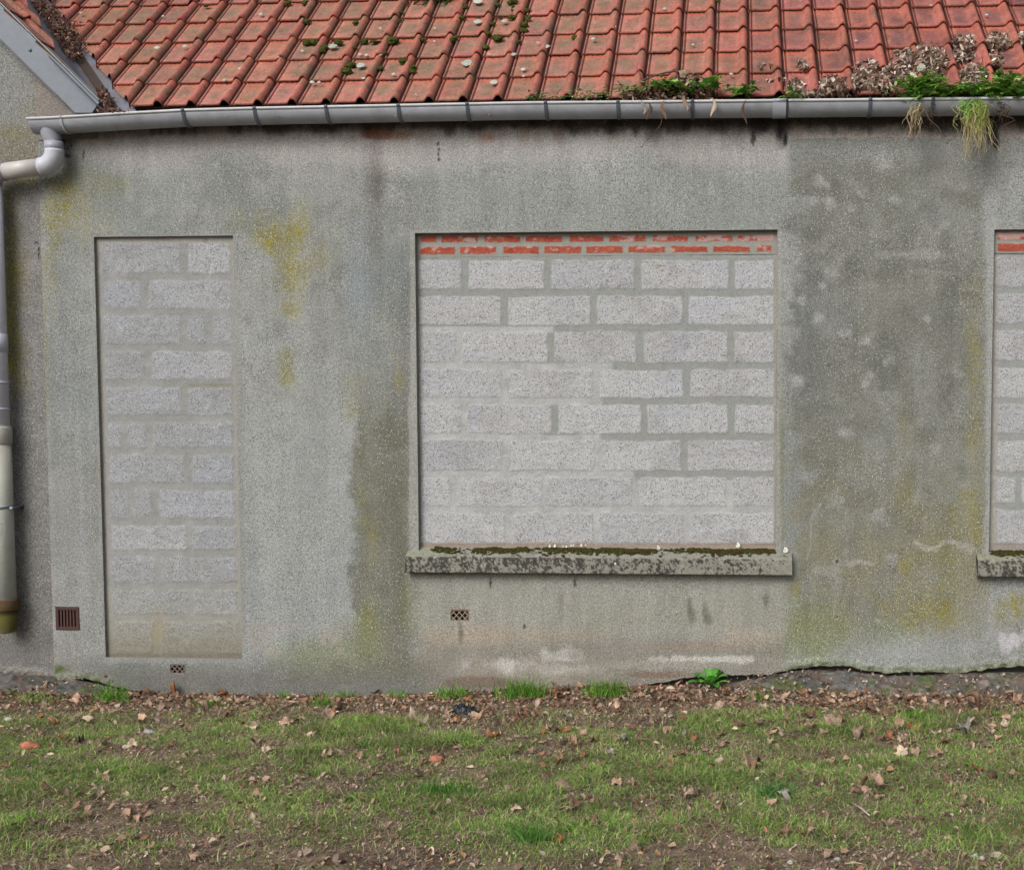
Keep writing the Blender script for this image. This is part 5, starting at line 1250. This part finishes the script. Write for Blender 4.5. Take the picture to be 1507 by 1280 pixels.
# ------------------------------------------------------------------ fallen leaves, read off the photograph
def r1(L): return [(1100 + a / 3.703, 1000 + b / 3.703, s, c) for a, b, s, c in L]
def r2(L): return [(700 + a / 3.703, 1000 + b / 3.703, s, c) for a, b, s, c in L]
LV = r1([(410, 60, 17, 't'), (315, 75, 13, 't'), (170, 110, 18, 'k'), (570, 80, 14, 'k'), (1230, 125, 24, 't'), (1435, 110, 14, 'k'), (1475, 122, 22, 't'), (1230, 172, 24, 'b'), (740, 182, 22, 'b'), (335, 200, 20, 'b'), (345, 268, 20, 't'),
         (185, 303, 22, 'p'), (75, 245, 16, 'p'), (465, 258, 28, 'k'), (490, 240, 18, 'b'), (825, 257, 18, 't'), (905, 270, 18, 'o'), (775, 317, 14, 'o'), (850, 328, 16, 'k'), (600, 310, 22, 'k'), (1035, 292, 15, 'p'), (1070, 352, 16, 'b'), (1225, 242, 15, 'p'),
         (1180, 303, 20, 'g'), (1320, 257, 16, 't'), (1400, 255, 18, 'p'), (1320, 287, 15, 'p'), (1240, 290, 14, 'p'), (840, 410, 20, 'p'), (455, 450, 20, 't'), (555, 450, 16, 't'), (230, 430, 12, 'k'), (805, 470, 12, 'd'), (30, 478, 22, 'b'),
         (175, 535, 14, 't'), (1340, 540, 14, 'd'), (680, 610, 30, 't'), (650, 620, 18, 'k'), (715, 645, 12, 't'), (135, 675, 20, 't'), (185, 640, 18, 'g'), (75, 742, 15, 'k'), (200, 842, 18, 'b'), (290, 846, 14, 'b'), (1270, 665, 16, 't'), (760, 790, 16, 'k'),
         (690, 800, 12, 't'), (850, 750, 9, 't'), (430, 962, 14, 'k'), (1250, 490, 14, 'o'), (915, 412, 14, 'k'), (1055, 178, 12, 'b'), (1440, 520, 12, 'k'), (460, 840, 18, 'b'), (640, 75, 12, 'o'), (1105, 690, 10, 'k'), (1180, 690, 14, 'k'), (690, 520, 14, 'k'),
         (415, 300, 16, 'k'), (180, 440, 10, 'k'), (60, 30, 16, 't'), (1075, 90, 12, 'o'), (880, 120, 18, 'b'), (1370, 320, 12, 't')])
LV += r2([(585, 52, 22, 't'), (435, 52, 14, 't'), (520, 140, 18, 'b'), (500, 207, 15, 'g'), (370, 287, 12, 'o'), (490, 285, 16, 'o'), (280, 200, 18, 'b'), (225, 215, 18, 'b'), (345, 195, 16, 'b'), (585, 305, 16, 't'), (640, 330, 15, 'b'), (530, 357, 22, 't'),
          (480, 345, 12, 'd'), (460, 455, 26, 'b'), (605, 490, 18, 'k'), (820, 332, 18, 'g'), (895, 322, 16, 'k'), (735, 257, 13, 'k'), (1125, 227, 18, 'o'), (1342, 302, 18, 't'), (1345, 367, 14, 'k'), (1130, 300, 9, 'g'), (495, 597, 26, 'k'), (850, 572, 13, 'k'),
          (510, 722, 22, 't'), (545, 705, 20, 'b'), (210, 727, 17, 'p'), (240, 700, 10, 'k'), (870, 840, 13, 'k'), (465, 882, 15, 'o'), (1345, 497, 9, 't'), (1420, 497, 13, 'k'), (1495, 478, 16, 't'), (1100, 547, 12, 'p'), (1325, 697, 15, 'b'), (695, 727, 11, 'k'),
          (1165, 645, 16, 'k'), (600, 790, 12, 'b'), (1105, 28, 13, 't'), (1145, 15, 10, 'k'), (915, 100, 15, 't'), (740, 400, 14, 'g'), (1110, 825, 12, 'b'), (320, 600, 10, 'k'), (770, 170, 14, 'k'), (700, 165, 18, 'b'), (1300, 200, 18, 'b'), (35, 590, 12, 'k'),
          (790, 980, 14, 'k'), (1130, 420, 18, 'b'), (595, 415, 10, 'o')])
LV += [(127, 1061, 20, 'p'), (106, 1037, 19, 't'), (24, 1150, 13, 't'), (70, 1210, 12, 't'), (196, 1099, 13, 'p'), (315, 1123, 8, 'o'), (366, 1195, 12, 'b'), (381, 1213, 10, 'p'), (220, 1187, 14, 'd'), (165, 1047, 20, 'k'), (29, 1031, 10, 't'), (485, 1017, 17, 'b'), (529, 1020, 15, 'd'),
       (555, 1030, 19, 'b'), (572, 1030, 13, 't'), (501, 1045, 22, 'k'), (420, 1066, 20, 't'), (437, 1061, 15, 't'), (485, 1055, 17, 'k'), (538, 1053, 17, 't'), (563, 1051, 9, 'p'), (586, 1059, 13, 'o'), (615, 1066, 26, 'p'), (453, 1083, 10, 'p'), (400, 1106, 13, 'p'), (583, 1106, 12, 'b'),
       (624, 1123, 15, 'b'), (708, 1145, 17, 'k'), (482, 1263, 9, 't'), (418, 1168, 11, 'b'), (637, 1012, 15, 't'), (691, 1032, 15, 'o'), (773, 1052, 16, 'o'), (300, 1042, 15, 'k'), (330, 1030, 14, 'o'), (350, 1034, 12, 't'), (290, 1034, 12, 'b'), (375, 1068, 12, 'k'), (215, 1040, 14, 'k'),
       (240, 1035, 10, 'd'), (60, 1055, 10, 'o'), (205, 1185, 8, 't'), (285, 1265, 14, 'k'), (190, 1208, 10, 'k'), (470, 1035, 12, 'b'), (660, 1052, 12, 't'), (675, 1060, 12, 'o'), (100, 1095, 10, 'b'), (155, 1098, 16, 'p')]
NAMES = dict(t='tan', p='pale buff', b='brown', k='pinkish brown', o='rusty orange', g='silvery grey', d='very dark brown')
for _ in range(100):
    b = 1022 + 200 * RNG.random() ** 1.8; LV.append((RNG.uniform(300, 1500) if RNG.random() < .8 else RNG.uniform(0, 300), b, RNG.uniform(9, 19) , 'tbkkbtdop'[RNG.integers(0, 9)]))
for i, (a, b, s_, ck) in enumerate(LV):
    if b > 1278: continue
    p = G(a, b + 2); v = float(np.linalg.norm(p - CAM)); sz = s_ / F * v * 1.22
    p[2] += .006
    leaf_obj('fallen_leaf', tuple(p), sz, ck, 1000 + i, 'curled %s fallen leaf lying among the grass and litter' % NAMES[ck], '%s fallen leaves on the ground' % NAMES[ck])
leaf_obj('fallen_leaf', tuple(G(145, 1168) + [0, 0, .006]), .085, 'p', 77, 'pale crumpled leaf standing out alone on the grass at lower left')
leaf_obj('fallen_leaf', tuple(G(80, 1068) + [0, 0, .006]), .07, 's', 78, 'bright orange-tan leaf on the grass below the rusty slotted vent')
mb = MB(); p = G(553, 1184) + [0, 0, .02]; ribbon(mb, [p + np.array([-.035, 0, .012]), p + np.array([-.012, .004, .006]), p + np.array([.015, 0, 0]), p + np.array([.035, -.004, -.004])], [.004, .012, .011, .002], lin((176, 72, 52)), (0, .5, 1))
tag(mb.build('fallen_leaf', M['leaf']), 'narrow red leaf lying flat on the grass in the foreground', 'leaf')

def pebble(name, px, py, s, col, seed, label, cat='stone', squash=.6, mat='stone', group=None):
    rng = np.random.default_rng(seed); nu, nv = 18, 10; V = []
    for j in range(nv + 1):
        for i in range(nu):
            th, ph = pi * j / nv, 2 * pi * i / nu; V.append((sin(th) * cos(ph), sin(th) * sin(ph), cos(th)))
    V = np.array(V); n_ = fbm(V[:, 0] * 1.6 + seed, V[:, 1] * 1.6 + V[:, 2] * 2, seed, 3); V = V * (1 + .35 * n_)[:, None] * [1, .7, squash]
    q_ = np.round(V * 3.2) / 3.2; V = V * .75 + q_ * .25
    fs = [(j * nu + i, (j + 1) * nu + i, (j + 1) * nu + (i + 1) % nu, j * nu + (i + 1) % nu) for j in range(nv) for i in range(nu)]
    p = G(px, py); v = float(np.linalg.norm(p - CAM)); r_ = s / F * v / 2; V = V * r_; V[:, 2] += r_ * squash * .5
    mb = MB(); mb.add(V, [fs], lin(col) * (1 + .2 * n_)[:, None]); o = mb.build(name, M[mat]); o.location = p
    return tag(o, label, cat, group)
pebble('stone', 220, 1079, 17, (150, 150, 156), 1, 'smooth grey stone on the grass below the blocked door', squash=.45)
pebble('brick_fragment', 43, 1102, 26, (166, 104, 84), 2, 'flat salmon brick fragment in the grass at lower left', 'brick fragment', .5)
pebble('brick_fragment', 641.6, 1121, 19, (164, 104, 86), 3, 'square pinkish brick fragment in the grass below the lattice vent', 'brick fragment', .7)
pebble('brick_fragment', 1360, 1021, 7, (200, 176, 150), 4, 'tiny pale chip on the stones at the foot of the wall', 'chip', .6)
for i, (a, b, s_) in enumerate(((1163, 1270, 9), (1232, 1266, 10), (1255, 1272, 10), (1434, 1261, 10), (1444, 1264, 9))):
    pebble('pebble', a, b, s_, (166, 164, 162), 20 + i, 'small pale grey pebble on the dirt path at lower right', 'pebble', .7, group='pale pebbles on the dirt path')
pebble('pebble', 12, 1061, 12, (190, 184, 178), 31, 'white and red chip on the ground at the left edge', 'chip', .6)
pebble('pebble', 943, 1255, 8, (226, 176, 100), 33, 'tiny yellow-orange fleck on the path edge', 'chip', .4, 'shell')
pebble('pebble', 1395, 1233, 10, (206, 194, 160), 34, 'small cream-coloured fleck in the grass at lower right', 'chip', .5, 'shell')
mb = MB(); a, b = G(1253, 1188), G(1280, 1207); mb.tube([a + [0, 0, .022], (a + b) / 2 + [.003, 0, .024], b + [0, 0, .02]], [.003, .0036, .003], 8, lin((166, 158, 144))); tag(mb.build('stick', M['plain']), 'straight pale stick lying in the grass at lower right', 'stick')
mb = MB(); a, b = G(1243, 1275), G(1275, 1277); mb.tube([a + [0, 0, .012], (a + b) / 2 + [.003, 0, .018], b + [0, 0, .012]], [.003, .003, .002], 8, lin((160, 140, 122))); tag(mb.build('stick', M['plain']), 'thin brown twig on the dirt path at the bottom edge', 'stick')
mb = MB(); pts = [G(a, b) + [0, 0, .012] for a, b in ((30, 1165), (60, 1150), (90, 1142))]; mb.tube(pts, .002, 6, lin((90, 76, 64))); tag(mb.build('stick', M['plain']), 'thin dark twig in the grass at the left edge', 'stick')

# black plastic scrap
p = G(683, 1052); n_ = 46; U, Vv = np.meshgrid(np.linspace(-1, 1, n_), np.linspace(-1, 1, 30))
rr = np.sqrt(U ** 2 + Vv ** 2); hgt = np.clip(1 - rr ** 2.2, 0, 1)
fold = np.abs(fbm(U * 2.2, Vv * 3.0, 401, 4)) + .5 * np.abs(fbm(U * 5, Vv * 6, 402, 3))
Xp = U * .098 + .006 * fbm(U * 4, Vv * 4, 403, 2); Yp = Vv * .06 - .02 * U; Zp = hgt ** .6 * (.022 + .06 * fold) - .004
ok = (rr + .25 * fbm(U * 3, Vv * 3, 404, 2)) < 1.0
m, n = U.shape; idx = np.arange(m * n).reshape(m, n); q = np.stack([idx[:-1, :-1], idx[:-1, 1:], idx[1:, 1:], idx[1:, :-1]], -1); q = q[ok[:-1, :-1] & ok[1:, 1:]]
cc = mixc(np.broadcast_to(lin((14, 15, 19)), U.shape + (3,)).copy(), lin((44, 48, 64)), ss(.2, .5, fold) * .3)
o = mesh_np('plastic_scrap', np.stack([Xp, Yp, Zp], -1).reshape(-1, 3), [q], M['film'], cc.reshape(-1, 3)); o.location = p + [0, 0, .005]
tag(o, 'crumpled black plastic scrap lying on the leaf litter by the wall', 'plastic')

# ------------------------------------------------------------------ plants at the foot of the wall
def tuft(px, py, w_, h, n, label, pal=None, y=None):
    p = G(px, py); k = w_ / 250; pal = pal or [(92, 138, 46), (112, 158, 60), (78, 122, 44), (134, 168, 78), (100, 148, 54)]
    mb = MB(); 
    for _ in range(n):
        s0 = p + np.array([RNG.normal(0, k * .28), RNG.normal(0, .022), -.004]); a = RNG.normal(0, .5); L_ = h / 250 * RNG.uniform(.45, 1.2); ly_ = RNG.normal(-.15, .35)
        pts = [s0 + np.array([sin(a) * L_ * t ** 1.5 * .8, ly_ * L_ * t * t, L_ * (t - .25 * t * t * abs(a))]) for t in np.linspace(0, 1, 5)]
        ribbon(mb, pts, np.array([.0038, .004, .0034, .0024, .0005]), pick(pal, 1, .2)[0], (RNG.normal(), 1, .3))
    tag(mb.build('grass_tuft', M['grass'], None, False), label, 'grass tuft')
tuft(770, 1029, 60, 36, 260, 'tallest grass tuft, against the pale foot of the wall right of the black plastic'); tuft(895, 1025, 52, 30, 230, 'wide grass tuft at the wall foot left of the broad-leaved weed')
tuft(667, 1029, 50, 24, 160, 'low grass tuft at the wall foot just above the black plastic'); tuft(165, 1034, 40, 30, 170, 'bright grass tuft beside the broken render at lower left')
tuft(472, 1040, 26, 24, 70, 'small grass tuft against the wall among brown leaves'); tuft(512, 1030, 20, 22, 45, 'thin grass wisp at the wall foot right of a smaller tuft'); tuft(585, 1030, 24, 20, 60, 'faint grass tuft at the wall below the dark left part of the pier')
tuft(1418, 1020, 30, 20, 90, 'bright green grass tuft on the stones at lower right'); tuft(1350, 1060, 40, 18, 120, 'short bright grass tuft in front of the stone footing')
tuft(1120, 1030, 24, 16, 60, 'small tuft right of the broad-leaved weed'); tuft(420, 1030, 18, 18, 40, 'sparse grass wisp at the wall left of the brown leaves'); tuft(50, 1034, 50, 18, 110, 'low grass fringe under the broken render at far left'); tuft(310, 1040, 40, 16, 60, 'sparse grass on the litter below the blocked door')
tuft(650, 1168, 60, 16, 200, 'dark green grass clump in the lawn below the window', [(84, 128, 58), (98, 142, 62), (78, 120, 62)]); tuft(1140, 1172, 40, 20, 190, 'blue-green grass clump in the lawn at right', [(84, 124, 70), (98, 138, 74)]); tuft(782, 1238, 36, 22, 150, 'dark grass clump near the bottom of the photo', [(86, 130, 60), (100, 144, 66)])
def rosette(px, py, r, n, label, pal, name='broadleaf_weed', up_=.5, wd=.3, cat='weed'):
    p = G(px, py); root = empty(name, tuple(p)); tag(root, label, cat)
    for i in range(n):
        a = 2 * pi * i / n + RNG.normal(0, .2); L_ = r / 250 * RNG.uniform(.75, 1.15); el = RNG.uniform(.15, up_)
        d = np.array([cos(a), sin(a), 0]); ts_ = np.linspace(0, 1, 9); mid = [np.array([0, 0, .004]) + d * L_ * t * cos(el) + np.array([0, 0, L_ * (sin(el) * t * 1.6 - .75 * t * t * sin(el) * 1.3)]) for t in ts_]
        w_ = L_ * wd * np.array([.2, .35, .6, .85, 1, 1, .85, .55, .05]); s_ = np.cross(d, [0, 0, 1]); V = []
        for q_, ww in zip(mid, w_):
            j_ = 1 + .12 * RNG.normal(); V += [q_ - s_ * ww / 2 * j_ + [0, 0, ww * .18], q_, q_ + s_ * ww / 2 * j_ + [0, 0, ww * .18]]
        fs = [(3 * k + e, 3 * k + e + 1, 3 * k + e + 4, 3 * k + e + 3) for k in range(8) for e in (0, 1)]
        c = pick(pal, 1, .12)[0]; cols = np.array([c * (1.0 if e != 1 else 1.35) for k in range(9) for e in range(3)])
        mb = MB(); mb.add(np.array(V), [fs], cols); o = mb.build('leaf', M['green']); o.parent = root
rosette(1045, 1012, 40, 18, 'broad-leaved green rosette weed at the foot of the wall', [(84, 146, 52), (98, 160, 66), (74, 130, 50)], up_=1.1)
rosette(1088, 1001, 15, 10, 'small round-leaved weed right of the big rosette', [(70, 120, 44), (92, 140, 56)], up_=1.3, wd=.6)
rosette(1076, 999, 13, 8, 'small weed squeezed between the rosette and the wall', [(80, 130, 50)], up_=1.3, wd=.6)
rosette(182, 1020, 9, 8, 'small round-leaved weed right of the bright tuft at lower left', [(72, 128, 50)], up_=1.3, wd=.7)
rosette(92, 1030, 8, 7, 'small bright rounded leaf cluster under the broken render', [(110, 160, 80)], up_=1., wd=.8)
rosette(558, 1016, 9, 8, 'tiny weed growing up the wall foot among brown leaves', [(66, 116, 50)], up_=1.4, wd=.6)
rosette(325, 1165, 10, 10, 'flat grey-green weed in the lawn at left', [(104, 134, 84)], up_=.4, wd=.35)
rosette(228, 1092, 10, 8, 'small blue-green weed beside the grey stone', [(96, 134, 108)], up_=.5, wd=.4)
mb = MB()
for cx_ in np.linspace(2, 50, 9):
    p = G(cx_, 1020 + RNG.normal(0, 2)); weed_leaves(mb, p + [0, 0, .02], 26, (.022, .02, .012), .022, [(54, 92, 52), (68, 108, 62), (46, 80, 44)], .8, .7, False)
tag(mb.build('ivy_patch', M['green'], None, False), 'low dark green leafy patch at the left edge by the wall', 'weed')
m_ = 1500; fx_ = np.concatenate([RNG.uniform(-.3, 3.0, m_), RNG.uniform(-5, -3.75, 400)]); t_ = RNG.uniform(0, 1, len(fx_)); zt2 = np.where(fx_ > -1, np.interp(fx_, [-.4, .0, .5, .9, 5], [-.02, .02, .09, .06, .08]), -.01); fy_ = -.02 - .2 * t_
fz_ = zt2 + (gz(fx_, fy_) - zt2) * t_ ** 1.25 + .022; kk = RNG.random(len(fx_)) < .35 + .5 * t_
fx_, fy_, fz_ = fx_[kk], fy_[kk], fz_[kk]; V, fs, cc = bits(len(fx_), fx_, fy_, fz_, RNG.uniform(.008, .028, len(fx_)), BROWN)
tag(mesh_np('leaf_litter', V, fs, M['leaf'], cc, smooth=False), 'brown leaf scraps caught on the stones at the foot of the wall', 'leaf litter', kind='stuff')
bpy.context.view_layer.update()
